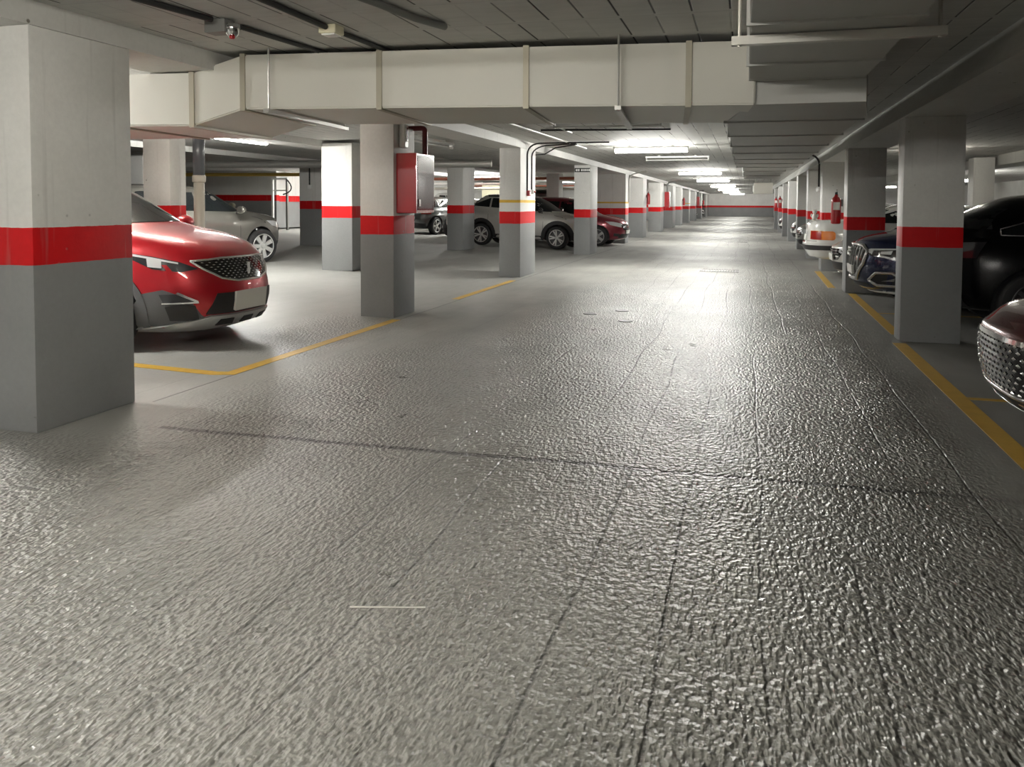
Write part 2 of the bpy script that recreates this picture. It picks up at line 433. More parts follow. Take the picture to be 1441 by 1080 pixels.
# yellow floor lines ------------------------------------------------
def fline(pts, w, label):
    bb = MB(); pts = [Vector((x, y, 0)) for x, y in pts]
    L, R = [], []
    for i, p in enumerate(pts):
        if i == 0: d = pts[1] - p
        elif i == len(pts) - 1: d = p - pts[i - 1]
        else: d = (pts[i + 1] - p).normalized() + (p - pts[i - 1]).normalized()
        d.normalize(); n = Vector((-d.y, d.x, 0)) * w / 2
        if 0 < i < len(pts) - 1:
            n *= 1 / max(.5, (pts[i + 1] - p).normalized().cross(Vector((0, 0, 1))).dot(d.cross(Vector((0, 0, 1)))))
        L.append(p + n); R.append(p - n)
    V = [[bb.bm.verts.new((q.x, q.y, fz(q.x) + h)) for q in side] for side in (L, R) for h in (.0005, .003)]
    Lb, Lt, Rb, Rt = V
    for i in range(len(pts) - 1):
        bb.bm.faces.new((Lt[i], Lt[i + 1], Rt[i + 1], Rt[i])); bb.bm.faces.new((Lb[i], Lb[i + 1], Lt[i + 1], Lt[i])); bb.bm.faces.new((Rb[i], Rb[i + 1], Rt[i + 1], Rt[i]))
    o = bb.build('parking_line', M['yellow_line'])
    return tag(o, label, 'floor marking')
fline([(-9.6, 5.72), (-4.3, 5.76), (-4.16, 5.80), (-4.14, 9.1)], .12, 'yellow bay line turning a corner in front of the red SUV')
fline([(-4.18, 11.3), (-4.18, 14.4)], .12, 'short yellow line between the hose cabinet pillar and the yellow-striped pillar')
fline([(1.53, -1.0), (1.56, 9.16)], .13, 'long yellow line along the right bays up to the nearest right pillar')
fline([(1.64, 9.75), (1.67, 14.05)], .12, 'yellow line on the floor between the first two right pillars')
fline([(1.45, 14.9), (1.5, 18.5)], .12, 'yellow line in front of the silver hatchback nose')
fline([(1.62, 6.68), (5.6, 6.72)], .07, 'thin yellow bay divider running off beside the maroon car nose')
fline([(1.7, 11.62), (5.6, 11.62)], .05, 'thin bay divider on the floor beside the navy car')

# ------------------------------------------------------------------ ceiling lamps
def lamp(x, y, lit, label, along='x', L=1.5, z=2.56, tube='tube'):
    t = empty('ceiling_lamp', (x, y, z)); r = 0 if along == 'x' else PI / 2
    t.rotation_euler.z = r
    bb = MB(); bb.box((0, 0, .075), (L + .08, .11, .045), bev=.01); bb.box((-L * .3, 0, .105), (.05, .05, .03)); bb.box((L * .3, 0, .105), (.05, .05, .03)); bb.build('housing', M['fixture'], t)
    bb = MB(); bb.tube([(-L / 2, 0, 0), (L / 2, 0, 0)], .036 if lit else .016, 12); bb.build('tube', M[tube] if lit else M['tube_off'], t, True)
    for s in (-1, 1):
        bb = MB(); bb.box((s * (L / 2 + .015), 0, .03), (.03, .075, .10), bev=.008); bb.build('end_cap', M['fixture'], t)
    tag(t, label, 'ceiling lamp', 'fluorescent ceiling lamps'); return t
lamp(-2.0, -5.2, True, 'lit tube lamp on the lane ceiling far behind the viewpoint', tube='tube_mid')
lamp(-2.0, 1.8, True, 'lit tube lamp on the lane ceiling just above the viewpoint', tube='tube_dim')
lamp(6.0, -2.5, True, 'added fill lamp over the right bays, unseen behind the viewpoint', 'y', tube='tube_mid')  # unseen fill lamp, put in to light the right pillar fronts
lamp(-9.0, -2.5, True, 'added fill lamp over the left bays, unseen behind the viewpoint', 'y', tube='tube_mid')  # unseen fill lamp, put in to light the left pillar fronts
lamp(-1.95, 11.5, False, 'unlit tube lamp hanging past the crosswise duct')
lamp(-1.95, 17.1, True, 'nearest lit tube lamp over the lane, largest glowing bar')
lamp(-5.6, 13.9, False, 'unlit dark tube lamp over the bays behind the hose cabinet', 'y', 2.0, z=2.53)
lamp(-1.7, 20.7, False, 'unlit tube lamp just behind the nearest glowing lane lamp')
lamp(-1.65, 30.2, True, 'second glowing tube lamp along the lane')
lamp(-1.55, 39.8, True, 'third glowing tube lamp along the lane')
lamp(-1.45, 53., True, 'fourth glowing tube lamp along the lane, just before the hanging box')
lamp(-1.4, 66., True, 'fifth tube lamp far down the lane')
lamp(-1.4, 80., True, 'sixth tube lamp far down the lane')
lamp(-1.0, 92., True, 'last tube lamp near the end wall')
lamp(-8.75, 12.6, True, 'glowing tube lamp over the left bays above the red SUV', 'y')
lamp(-7.0, 4.8, True, 'tube lamp over the left bays hidden behind the nearest pillar', 'x', 1.4, z=2.58)
lamp(-6.6, 7.9, True, 'added fill lamp over the red SUV bonnet, hidden behind the crosswise duct', 'x', 1.2, z=2.5, tube='tube_dim')  # added out of sight to brighten the hose cabinet pillar's front
lamp(3.9, 19.4, True, 'added short fill lamp in the right bays, hidden behind the nearest right pillar', 'x', .8, z=2.5, tube='tube_dim')  # added out of sight to light the white pillar above the black car
lamp(-15.3, 28.6, True, 'added lamp lighting the white recess wall, hidden deep in the left bays', 'x')  # added behind a pillar so the recess wall reads bright
lamp(-10.6, 32., True, 'tube lamp glowing above the silver crossover roof', 'x', z=2.52)
lamp(-9.5, 42.5, True, 'tube lamp glowing beyond the sign pillar', 'x')
lamp(-9.5, 60., True, 'farthest tube lamp in the left bays', 'x')
lamp(7.9, 33.5, True, 'glowing lamp in the right bays seen beside the nearest right pillar', 'x', 1.2, z=2.36)
lamp(7.3, 48.5, True, 'glowing lamp in the right bays seen between the first two right pillars', 'x', 1.2, z=2.42)

# ------------------------------------------------------------------ ducts
def duct_box(name, p0, p1, wid, z0a, z1a, z0b, z1b, mat, parent):
    """box duct between the centre-line points p0 and p1 (plan), with end heights"""
    d = (Vector(p1) - Vector(p0)).normalized(); n = Vector((-d.y, d.x)) * wid / 2
    a0, a1 = Vector(p0) - n, Vector(p0) + n; b0, b1 = Vector(p1) - n, Vector(p1) + n
    bb = MB(); bb.hexa([(*a0, z0a), (*b0, z0b), (*b1, z0b), (*a1, z0a), (*a0, z1a), (*b0, z1b), (*b1, z1b), (*a1, z1a)])
    bmesh.ops.bevel(bb.bm, geom=list(bb.bm.edges), offset=.012, segments=2, affect='EDGES')
    return bb.build(name, mat, parent)
# crosswise duct: front face through (-3.95,5.75) .. (0,6.1)
DW = 1.30
fr = lambda x: 6.06 + (x) * .085         # front-face line
dirv = Vector((1, .085)).normalized(); nrm = Vector((-dirv.y, dirv.x))
def dz0(x): return 2.165 - .011 * x
def dz1(x): return 2.625 - .006 * x
def dpt(x, back=0.): 
    return (x + nrm.x * back, fr(x) + nrm.y * back)
CD = empty('crosswise_air_duct', (-2, 6.5, 2.2)); CD.location = (0, 0, 0)
def dseg(name, xa, xb, za0, za1, zb0, zb1):
    bb = MB()
    A0, A1, B0, B1 = dpt(xa), dpt(xa, DW), dpt(xb), dpt(xb, DW)
    bb.hexa([(*A0, za0), (*B0, zb0), (*B1, zb0), (*A1, za0), (*A0, za1), (*B0, zb1), (*B1, zb1), (*A1, za1)])
    bmesh.ops.bevel(bb.bm, geom=list(bb.bm.edges), offset=.012, segments=2, affect='EDGES')
    o = bb.build(name, M['duct'], CD); return o
cuts = [-3.96, -2.79, -1.62, -.42, .05]
for xa, xb in zip(cuts, cuts[1:]):
    dseg('duct_section', xa, xb, dz0(xa), dz1(xa), dz0(xb), dz1(xb))
dr = .135
dseg('offset_section', -4.42, -3.96, dz0(-4.42) - dr, dz1(-4.42) - dr, dz0(-3.96), dz1(-3.96))
dseg('duct_section', -5.10, -4.42, dz0(-5.1) - dr, dz1(-5.1) - dr, dz0(-4.42) - dr, dz1(-4.42) - dr)
dseg('duct_section', -8.2, -5.10, dz0(-5.1) - dr, dz1(-5.1) - dr, dz0(-5.1) - dr, dz1(-5.1) - dr)
for x, drop in ((-5.10, dr), (-4.42, dr), (-3.96, 0), (-2.79, 0), (-1.62, 0), (-.42, 0)):
    bb = MB()
    for k, (t, e) in enumerate(((.022, .014),)):
        A0, A1, B0, B1 = dpt(x - t, -e), dpt(x - t, DW + e), dpt(x + t, -e), dpt(x + t, DW + e)
        za, zb_ = dz0(x) - drop - e, dz1(x) - drop + e * .6
        bb.hexa([(*A0, za), (*B0, za), (*B1, za), (*A1, za), (*A0, zb_), (*B0, zb_), (*B1, zb_), (*A1, zb_)])
    bb.build('flange', M['flange'], CD)
for x in (-3.68, -.92):
    bb = MB(); p = dpt(x, -.10); bb.tube([(p[0] - .0, p[1], dz0(x) - .05), (p[0], p[1], CZ)], .008, 8); bb.build('hanger_rod', M['steel'], CD)
    q = dpt(x, DW + .1); bb = MB(); bb.box(((p[0] + q[0]) / 2, (p[1] + q[1]) / 2, dz0(x) - .03), (.045, DW + .3, .03), rz=math.atan(.085)); bb.build('hanger_bar', M['steel'], CD)
    bb = MB(); bb.tube([(q[0], q[1], dz0(x) - .05), (q[0], q[1], CZ)], .008, 8); bb.build('hanger_rod', M['steel'], CD)
tag(CD, 'cream rectangular air duct crossing the lane below the ceiling', 'air duct')

LD = empty('lane_air_duct', (0, 0, 0))
NZ = 2.335
ys = [-10.5, .4, 1.6, 2.9, 4.15, 5.35, 6.02]
for ya, yb in zip(ys, ys[1:]):
    bb = MB(); bb.box(((.0 + .78) / 2, (ya + yb) / 2, (NZ + 2.64) / 2), (.78, yb - ya - .004, 2.64 - NZ), bev=.010); bb.build('duct_section', M['duct_grey'], LD)
for y in ys[1:-1]:
    bb = MB(); bb.box((.39, y, (NZ + 2.64) / 2 - .006), (.81, .035, 2.64 - NZ + .012)); bb.build('flange', M['duct_grey'], LD)
# drop and flare into the wide flat section
bb = MB(); bb.hexa([(.0, 6.02, NZ), (.78, 6.02, NZ), (.78, 6.10, NZ), (.0, 6.10, NZ), (.0, 6.02, 2.64), (.78, 6.02, 2.64), (.78, 6.10, 2.64), (0, 6.10, 2.64)])
bb.hexa([(.0, 6.10, 2.17), (.79, 6.10, 2.17), (.93, 7.12, 2.155), (-.19, 7.30, 2.155), (.0, 6.10, 2.64), (.79, 6.10, 2.64), (.93, 7.12, 2.6), (-.19, 7.30, 2.6)])
bb.build('drop_section', M['duct_grey'], LD)
ys = [7.2, 8.7, 10.2, 11.6, 13.2, 14.6, 16.0, 19, 22, 25]
for ya, yb in zip(ys, ys[1:]):
    bb = MB(); bb.box((.36, (ya + yb) / 2, 2.38), (1.08 if yb < 17 else .9, yb - ya - .006, .45 if yb < 17 else .36), bev=.008); bb.build('duct_section', M['duct_grey'], LD)
for y in ys[:-1]:
    bb = MB(); bb.box((.36, y, 2.375), (1.12 if y < 16.5 else .94, .05, .46 if y < 16.5 else .38)); bb.build('flange', M['duct_grey'], LD)
bb = MB(); bb.box((.42, 4.42, NZ - .03), (1.02, .055, .045)); bb.build('hanger_bar', M['rod'], LD)
for x in (-.05, .9):
    bb = MB(); bb.tube([(x, 4.42, NZ - .06), (x, 4.42, CZ)], .009, 8); bb.build('hanger_rod', M['rod'], LD)
tag(LD, 'grey rectangular air duct running along the lane overhead, ribbed with flanges', 'air duct')
# hanging box far down the lane
t = empty('hanging_fan_box', (.75, 40, 2.2))
bb = MB(); bb.box((0, 0, .0), (.85, 1.0, .52), bev=.02); bb.build('casing', M['duct'], t)
bb = MB(); bb.box((-.44, -.3, -.02), (.06, .3, .3)); bb.build('side_grille', M['whiteplastic'], t)
for s in (-.35, .35):
    bb = MB(); bb.tube([(s, 0, .25), (s, 0, .48)], .012, 8); bb.build('hanger_rod', M['steel'], t)
tag(t, 'pale boxy fan unit hung from the ceiling far down the lane', 'fan unit')

# ------------------------------------------------------------------ small services
def pipe(name, pts, r, mat, label, cat, seg=10, group=None):
    bb = MB(); bb.tube(pts, r, seg); o = bb.build(name, M[mat], None, True)
    return tag(autosmooth(o, 50), label, cat, group)
def curve(p0, p1, p2, n=6):
    p0, p1, p2 = Vector(p0), Vector(p1), Vector(p2)
    return [p0 * (1 - t) ** 2 + p1 * 2 * t * (1 - t) + p2 * t * t for t in [k / n for k in range(n + 1)]]
# hose cabinet on the second pillar
t = empty('fire_hose_cabinet', (-4.08, 9.56, 1.32))
bb = MB(); bb.box((0, 0, .375), (.27, .58, .75), bev=.008); bb.build('box', M['redpaint'], t)
bb = MB(); bb.box((.137, 0, .375), (.012, .57, .74), bev=.003); bb.build('door_frame', M['chrome'], t)
bb = MB(); bb.box((.144, 0.0, .38), (.008, .53, .69)); bb.build('door_pane', simple('wine_glass', (.10, .012, .02), .12, coat=.8), t)
bb = MB(); bb.box((.152, -.22, .13), (.012, .05, .09), bev=.003); bb.build('latch', M['chrome'], t)
tag(t, 'red fire hose cabinet with glossy door on the second left pillar', 'fire hose cabinet')
pipe('water_pipe', [(-3.99, 9.66, 2.07), (-3.99, 9.66, 2.36)] + curve((-3.99, 9.66, 2.36), (-3.99, 9.66, 2.41), (-4.04, 9.66, 2.41), 4) + [(-4.26, 9.66, 2.41)], .035, 'darkred', 'dark red pipe rising from the hose cabinet', 'pipe')
t = empty('emergency_light', (-4.17, 9.40, 2.14))
bb = MB(); bb.box((0, 0, .15), (.08, .12, .30), bev=.015); bb.build('casing', M['whiteplastic'], t)
bb = MB(); bb.box((.042, 0, .17), (.012, .07, .18), bev=.004); bb.build('diffuser', M['chrome'], t)
bb = MB(); bb.tube([(.02, .05, .24), (.02, .22, .24)], .016, 8); bb.build('conduit', M['steel'], t)
tag(t, 'small white emergency light fixed above the hose cabinet', 'emergency light')
# cables and call points on the yellow-striped pillar
t = empty('fire_call_point', (AX + .03, 15.55, 1.60))
bb = MB(); bb.box((0, 0, .05), (.06, .11, .11), bev=.008); bb.build('casing', M['redpaint'], t)
bb = MB(); bb.box((.033, 0, .05), (.008, .06, .06)); bb.build('press_plate', M['whiteplastic'], t)
tag(t, 'red fire call point at the lower end of the black cables', 'call point')
t = empty('alarm_button', (AX + .025, 15.92, 1.64))
bb = MB(); bb.box((0, 0, .045), (.05, .09, .09), bev=.008); bb.build('casing', M['whiteplastic'], t)
bb = MB(); bb.lathe([(.022, 0), (.022, .02), (.015, .026)], 14, Matrix.Translation((.025, 0, .045)) @ Matrix.Rotation(PI / 2, 4, 'Y')); bb.build('button', M['redpaint'], t, True)
tag(t, 'small pale alarm button right of the red call point', 'alarm button')
pipe('cable', [(AX + .015, 15.5, 1.70), (AX + .015, 15.5, 2.42)] + curve((AX + .015, 15.5, 2.42), (AX + .02, 15.5, 2.62), (-3.95, 15.5, 2.64), 6) + [(-2.6, 15.7, 2.655)], .016, 'black', 'black cable arching from the call point to the lane ceiling', 'cable')
pipe('cable', [(AX + .015, 15.85, 1.73), (AX + .015, 15.85, 2.40)] + curve((AX + .015, 15.85, 2.40), (AX + .02, 15.85, 2.58), (-3.9, 15.85, 2.62), 6) + [(-3.3, 15.9, 2.65)], .014, 'black', 'second black cable, running down to the small alarm button', 'cable')
pipe('cable', [(AX + .02, 16.15, 2.45), (-4.0, 16.1, 2.46), (-3.75, 16.0, 2.58), (-3.3, 16.0, 2.645)], .014, 'black', 'short black cable looping from beam to ceiling beside the yellow-striped pillar', 'cable')
t = empty('warning_strip', (AX + .012, 15.52, 2.02))
bb = MB(); bb.box((0, 0, .15), (.012, .05, .42)); bb.build('strip', M['whiteplastic'], t)
bb = MB()
for k in range(6): bb.box((.008, 0, -.02 + .065 * k), (.004, .03, .03))
bb.build('red_marks', M['redpaint'], t)
tag(t, 'narrow strip with red marks between the black cables on the pillar', 'sign')
# black sign on the fourth pillar
t = empty('pillar_sign', (-4.455, 22.335, 2.33))
bb = MB(); bb.box((0, 0, .06), (.44, .012, .115), bev=.003); bb.build('plate', M['black'], t)
bb = MB()
xx = -.19
for wd in (.05, .05, 0, .04, .03, .05, .04, .05, .03):
    if wd: bb.box((xx + wd / 2, -.008, .06), (wd, .004, .06))
    xx += wd + .012 if wd else .03
bb.build('white_lettering', M['whiteplastic'], t)
tag(t, 'small black sign with blurred white lettering high on a left pillar', 'sign')
# fire extinguishers
def extinguisher(x, y, z, label, s=1.):
    t = empty('fire_extinguisher', (x, y, z)); 
    bb = MB(); bb.lathe([(.06, 0), (.078, .012), (.08, .05), (.08, .38), (.07, .43), (.04, .465), (.028, .475), (.028, .50)], 20); bb.build('cylinder', M['redpaint'], t, True)
    bb = MB(); A = [rad(-128 + 9 * k) for k in range(10)]
    q = [[bb.bm.verts.new((.0822 * math.cos(a), .0822 * math.sin(a), z_)) for a in A] for z_ in (.24, .37)]
    for k in range(9): bb.bm.faces.new((q[0][k], q[0][k + 1], q[1][k + 1], q[1][k]))
    bb.build('paper_label', M['label'], t, True)
    bb = MB(); bb.lathe([(.022, .50), (.024, .53), (.012, .55)], 12); bb.box((.0, -.05, .545), (.022, .12, .016)); bb.box((0, -.05, .575), (.02, .11, .012), bev=.003); bb.build('valve', M['black'], t)
    bb = MB(); bb.tube([(.0, .03, .52), (.03, .09, .49), (.035, .105, .40), (.03, .10, .22), (.03, .095, .10)], .012, 8); bb.build('hose', M['black'], t, True)
    bb = MB(); bb.box((.09, 0, .36), (.03, .06, .12)); bb.build('wall_bracket', M['dark_steel'], t)
    tag(t, label, 'fire extinguisher', 'fire extinguishers on the pillars'); return t
extinguisher(1.47, 14.72, 1.12, 'largest fire extinguisher, on the second right pillar above the white sedan')
extinguisher(1.46, 38.4, 1.28, 'nearer of two small distant extinguishers on the right pillars')
extinguisher(1.46, 43.6, 1.28, 'farther of two small distant extinguishers on the right pillars')
for (y, z, lab) in [(35.4, 1.42, 'extinguisher on the bright-edged sixth left pillar'), (56.2, 1.36, 'extinguisher beside the ninth left pillar, left of a thin yellow stripe'), (82.2, 1.36, 'tiny extinguisher on the last left pillar before the end wall')]:
    e = extinguisher(AX + .10, y, z, lab); e.rotation_euler.z = PI
for (y0, lab) in [(44.0, 'tall red hose cabinet far down the left pillars'), (73.0, 'tiny red hose cabinet near the end of the left pillars')]:
    t = empty('fire_hose_cabinet', (AX + .12, y0, 1.25))
    bb = MB(); bb.box((0, 0, .42), (.24, .6, .84), bev=.01); bb.build('box', M['redpaint'], t)
    bb = MB(); bb.box((.125, 0, .42), (.012, .56, .80)); bb.build('door', M['darkred'], t)
    tag(t, lab, 'fire hose cabinet')
    pipe('water_pipe', [(AX + .10, y0, 2.09), (AX + .10, y0, 2.45), (AX + .18, y0, 2.58), (AX + .6, y0, 2.62)], .04, 'dark_steel', 'dark pipe rising above the ' + lab.replace(' pillars', ' row'), 'pipe')
# conduit bent down from the ceiling on right pillar three
pipe('conduit', [(1.56, 19.35, 1.85), (1.56, 19.35, 2.35)] + curve((1.56, 19.35, 2.35), (1.55, 19.3, 2.58), (1.2, 19.2, 2.60), 6), .022, 'black', 'black conduit bending from the ceiling down to the white switch', 'conduit')
t = empty('light_switch', (1.54, 19.35, 1.74))
bb = MB(); bb.lathe([(.05, -.03), (.062, -.01), (.062, .02), (.05, .035)], 16, Matrix.Translation((0, 0, .05)) @ Matrix.Rotation(PI / 2, 4, 'Y')); bb.build('casing', M['whiteplastic'], t, True)
bb = MB(); bb.box((-.035, 0, .05), (.02, .03, .045), bev=.004); bb.build('rocker', M['whiteplastic'], t)
tag(t, 'round white switch at the end of the bent black conduit', 'light switch')
# left-lane conduit on the fifth pillar
pipe('conduit', [(AX + .03, 29.9, 1.5), (AX + .03, 29.9, 2.4)] + curve((AX + .03, 29.9, 2.4), (AX + .05, 30, 2.6), (-3.6, 30.2, 2.64), 6), .025, 'steel', 'grey conduit bending over the wide pillar beside the dark red car', 'conduit')
# ceiling conduits and cables near the camera
def ceil_line(p, q, r, mat, label, z=None, name='conduit', mid=None):
    z = CZ - r - .002
    pts = [(*p, z)] + ([(*m_, z) for m_ in mid] if mid else []) + [(*q, z)]
    pipe(name, pts, r, mat, label, 'ceiling conduit')
ceil_line((-3.66, 3.0), (-3.42, 4.60), .020, 'black', 'dark conduit on the ceiling leading to the small detector', 2.655)
ceil_line((-3.38, 4.86), (-3.30, 5.9), .018, 'black', 'dark conduit on the ceiling leading away from the small detector', 2.655)
ceil_line((-2.78, 3.0), (-2.80, 5.0), .020, 'black', 'dark conduit on the ceiling ending at the pale junction box', 2.655)
ceil_line((-2.80, 5.16), (-2.76, 6.0), .018, 'black', 'dark conduit between the junction box and the crosswise duct', 2.655)
ceil_line((-2.32, 3.2), (-2.0, 5.2), .024, 'dark_steel', 'wavy grey cable stapled across the ceiling planks', 2.65, 'cable', [(-2.28, 3.9), (-2.16, 4.5), (-2.1, 4.9)])
ceil_line((-3.50, 9.0), (-3.4, 17.5), .016, 'whiteplastic', 'thin white conduit along the ceiling above the left pillars', 2.655)
ceil_line((-2.95, 8.6), (-2.9, 13.6), .014, 'whiteplastic', 'thin white conduit on the ceiling past the crosswise duct', 2.655)
ceil_line((-3.3, 13.0), (-1.2, 13.3), .016, 'black', 'black cable crossing the lane ceiling toward the lamps', 2.655)
t = empty('ceiling_detector', (-3.40, 4.73, CZ))
bb = MB(); bb.box((-.05, .0, -.045), (.16, .12, .09), bev=.006); bb.build('base_box', M['dark_steel'], t)
bb = MB(); bb.lathe([(.05, 0), (.052, -.03), (.04, -.07), (.02, -.09), (.004, -.095)], 18, Matrix.Translation((.05, 0, -.03))); bb.build('dome', M['chrome'], t, True)
bb = MB(); bb.lathe([(.02, 0), (.02, -.012), (.012, -.02)], 14, Matrix.Translation((.06, -.02, -.115))); bb.build('red_lens', M['redpaint'], t, True)
tag(t, 'small ceiling detector with red lens above the left end of the duct', 'detector')
t = empty('junction_box', (-2.80, 5.08, CZ))
bb = MB(); bb.box((0, 0, -.03), (.13, .13, .06), bev=.008); bb.build('casing', M['cream'], t)
bb = MB(); bb.box((0, 0, -.064), (.10, .10, .012), bev=.003); bb.build('lid', M['whiteplastic'], t)
tag(t, 'pale junction box on the ceiling beside a duct hanger rod', 'junction box')
# left bay services
t = empty('drain_pipe', (-7.87, 10.25, fz(-7.87)))
bb = MB(); bb.tube([(0, 0, 1.72), (0, 0, 2.5)], .085, 16); bb.build('upper_pipe', M['greypipe'], t, True)
bb = MB(); bb.tube([(0, 0, 0), (0, 0, 1.75)], .078, 16); bb.build('lower_pipe', M['tanpipe'], t, True)
bb = MB(); bb.lathe([(.082, 1.64), (.10, 1.66), (.10, 1.72), (.09, 1.75)], 16); bb.build('collar', M['tanpipe'], t, True)
tag(t, 'tall drain pipe, dark above and tan below, beside a left bay pillar', 'drain pipe')
pipe('gas_pipe', [(-21, 20.9, 2.30), (-12.75, 21.9, 2.30), (-12.45, 21.9, 2.34), (-12.4, 21.9, 2.6)], .055, 'yellowpipe', 'yellow gas pipe under the ceiling of the left bays', 'pipe')
pipe('air_pipe', [(-22, 17.6, 2.45), (-6.2, 19.4, 2.45)], .10, 'steel', 'thick shiny pipe under the ceiling of the left bays', 'pipe', 14)
pipe('conduit', [(-12.0, 20.46, 1.95), (-12.0, 20.46, 2.55)], .02, 'black', 'short black conduit on the pillar beyond the grey hatchback', 'conduit')
t = empty('light_switch', (-12.0, 20.46, 1.83)); bb = MB(); bb.box((0, 0, .06), (.09, .05, .11), bev=.008); bb.build('casing', M['whiteplastic'], t); bb = MB(); bb.box((0, -.03, .06), (.04, .02, .05), bev=.004); bb.build('rocker', M['whiteplastic'], t)
tag(t, 'white switch box below the short black conduit', 'light switch')
for (x0, y, z, r, mat, lab) in [(-13.5, 30.6, 2.42, .06, 'rust', 'rust red pipe far behind the hose cabinet'), (-13.5, 31.2, 2.22, .05, 'whiteplastic', 'white pipe far behind the hose cabinet'), (-13.5, 31.9, 2.05, .05, 'tanpipe', 'tan pipe far behind the hose cabinet'), (-13.5, 37.5, 2.32, .07, 'rust', 'rust red pipe over the dark car behind the crossover')]:
    pipe('ceiling_pipe', [(x0, y, z), (x0 + 8.6, y, z)], r, mat, lab, 'pipe')
# door frame at the alcove corner
t = empty('door_frame', (-17.55, 27.7, .36))
for s in (-.32, .32):
    bb = MB(); bb.box((s, 0, 1.0), (.07, .09, 2.0), bev=.004); bb.build('post', M['whiteplastic'] if s < 0 else M['dark_steel'], t)
bb = MB(); bb.box((0, 0, 2.0), (.72, .09, .07)); bb.build('lintel', M['whiteplastic'], t)
bb = MB(); bb.box((0, .0, 1.55), (.6, .05, .05)); bb.build('crossbar', M['whiteplastic'], t)
tag(t, 'narrow white door frame at the grey alcove corner', 'door frame')
pipe('cable', curve((-17.2, 27.6, 2.35), (-16.7, 27.6, 1.9), (-17.35, 27.6, 1.75), 8), .025, 'black', 'black cable drooping beside the white door frame', 'cable')
# lockers deep in the left bays
for k, (x, w) in enumerate(((-11.6, .9), (-10.55, 1.0))):
    t = empty('storage_cupboard', (x, 36.5, fz(x)))
    bb = MB(); bb.box((0, 0, 1.1), (w, .6, 2.2), bev=.01); bb.build('carcass', M['cream'], t)
    for s in (-1, 1):
        bb = MB(); bb.box((s * w / 4, -.31, 1.1), (w / 2 - .03, .02, 2.1), bev=.004); bb.build('door', M['cream'], t)
    tag(t, ['pale cupboard behind the crossover roof, narrower one', 'pale cupboard behind the crossover roof, wider one'][k], 'cupboard')
# floor drains, covers
def grate(x, y, w, d, n, label):
    t = empty('floor_grate', (x, y, 0))
    bb = MB()
    bb.box((0, -d / 2, .002), (w, .03, .006)); bb.box((0, d / 2, .002), (w, .03, .006)); bb.box((-w / 2, 0, .002), (.03, d, .006)); bb.box((w / 2, 0, .002), (.03, d, .006)); bb.build('frame', M['grate'], t)
    bb = MB()
    for k in range(n): bb.box((-w / 2 + w * (k + .5) / n, 0, .002), (w / n * .5, d - .03, .005))
    bb.build('bars', M['grate'], t); tag(t, label, 'floor drain'); return t
grate(-.54, 18.0, .78, .62, 14, 'slotted floor grate in the lane, nearer one')
grate(-.36, 31.7, .8, .5, 10, 'dark slotted floor grate farther down the lane')
for (x, y, lab) in [(-1.95, 10.37, 'small round floor cover, left of three in the lane'), (-1.59, 10.8, 'small round floor cover, farthest of three in the lane'), (-1.41, 9.87, 'small round floor cover, nearest of three in the lane')]:
    bb = MB(); bb.lathe([(.09, -.001), (.09, .004), (.075, .006), (.02, .006)], 20); o = bb.build('drain_cover', M['grate'], loc=(x, y, 0)); tag(o, lab, 'floor cover', 'small floor covers')
bb = MB(); bb.box((-1.21, 2.58, .001), (.27, .006, .003), rz=.28); tag(bb.build('straw', M['label']), 'thin pale straw lying on the near floor', 'straw')

# ------------------------------------------------------------------ cars
FR = [0, .16, .30, .43, .55, .66, .76, .85, .92, .97]
def quad_curve(a, hw, n):
    """quarter of a superellipse from (a,0) to (0,hw), resampled at fixed arc fractions"""
    pts = []
    for k in range(121):
        t = k / 120 * PI / 2
        pts.append((a * max(0, math.cos(t)) ** (2 / n), hw * max(0, math.sin(t)) ** (2 / n)))
    # first half of the samples along the nose (by y), second half along the flank (by x)
    ci = min(range(len(pts)), key=lambda i: abs(pts[i][0] / a - pts[i][1] / hw))
    out = []
    def along(seg, fracs):
        L = [0]
        for p, q in zip(seg, seg[1:]): L.append(L[-1] + math.hypot(q[0] - p[0], q[1] - p[1]))
        r = []
        for f in fracs:
            s = f * L[-1]; i = 0
            while i < len(L) - 2 and L[i + 1] < s: i += 1
            t = (s - L[i]) / max(1e-9, L[i + 1] - L[i])
            r.append((lerp(seg[i][0], seg[i + 1][0], t), lerp(seg[i][1], seg[i + 1][1], t)))
        return r
    out += along(pts[:ci + 1], [0, .2, .4, .58, .74, .88])
    out += along(pts[ci:], [0, .10, .22, .36, .52, .68, .84])
    return out
def ring(zf, zr, xf, xr, hw, nf, nr):
    xc = (xf + xr) / 2 if xf - xr < 3.2 else 0.0
    F = quad_curve(xf - xc, hw, nf); R = quad_curve(xc - xr, hw, nr)
    pts = []
    pts += [(xc + x, y) for x, y in F]                       # nose centre -> left flank
    pts += [(xc, hw)]
    pts += [(xc - x, y) for x, y in R[::-1]]                 # flank -> tail centre
    pts += [(xc - x, -y) for x, y in R[1:]]
    pts += [(xc, -hw)]
    pts += [(xc + x, -y) for x, y in F[::-1][:-1]]
    return [(x, y, lerp(zr, zf, (x - xr) / (xf - xr))) for x, y in pts]

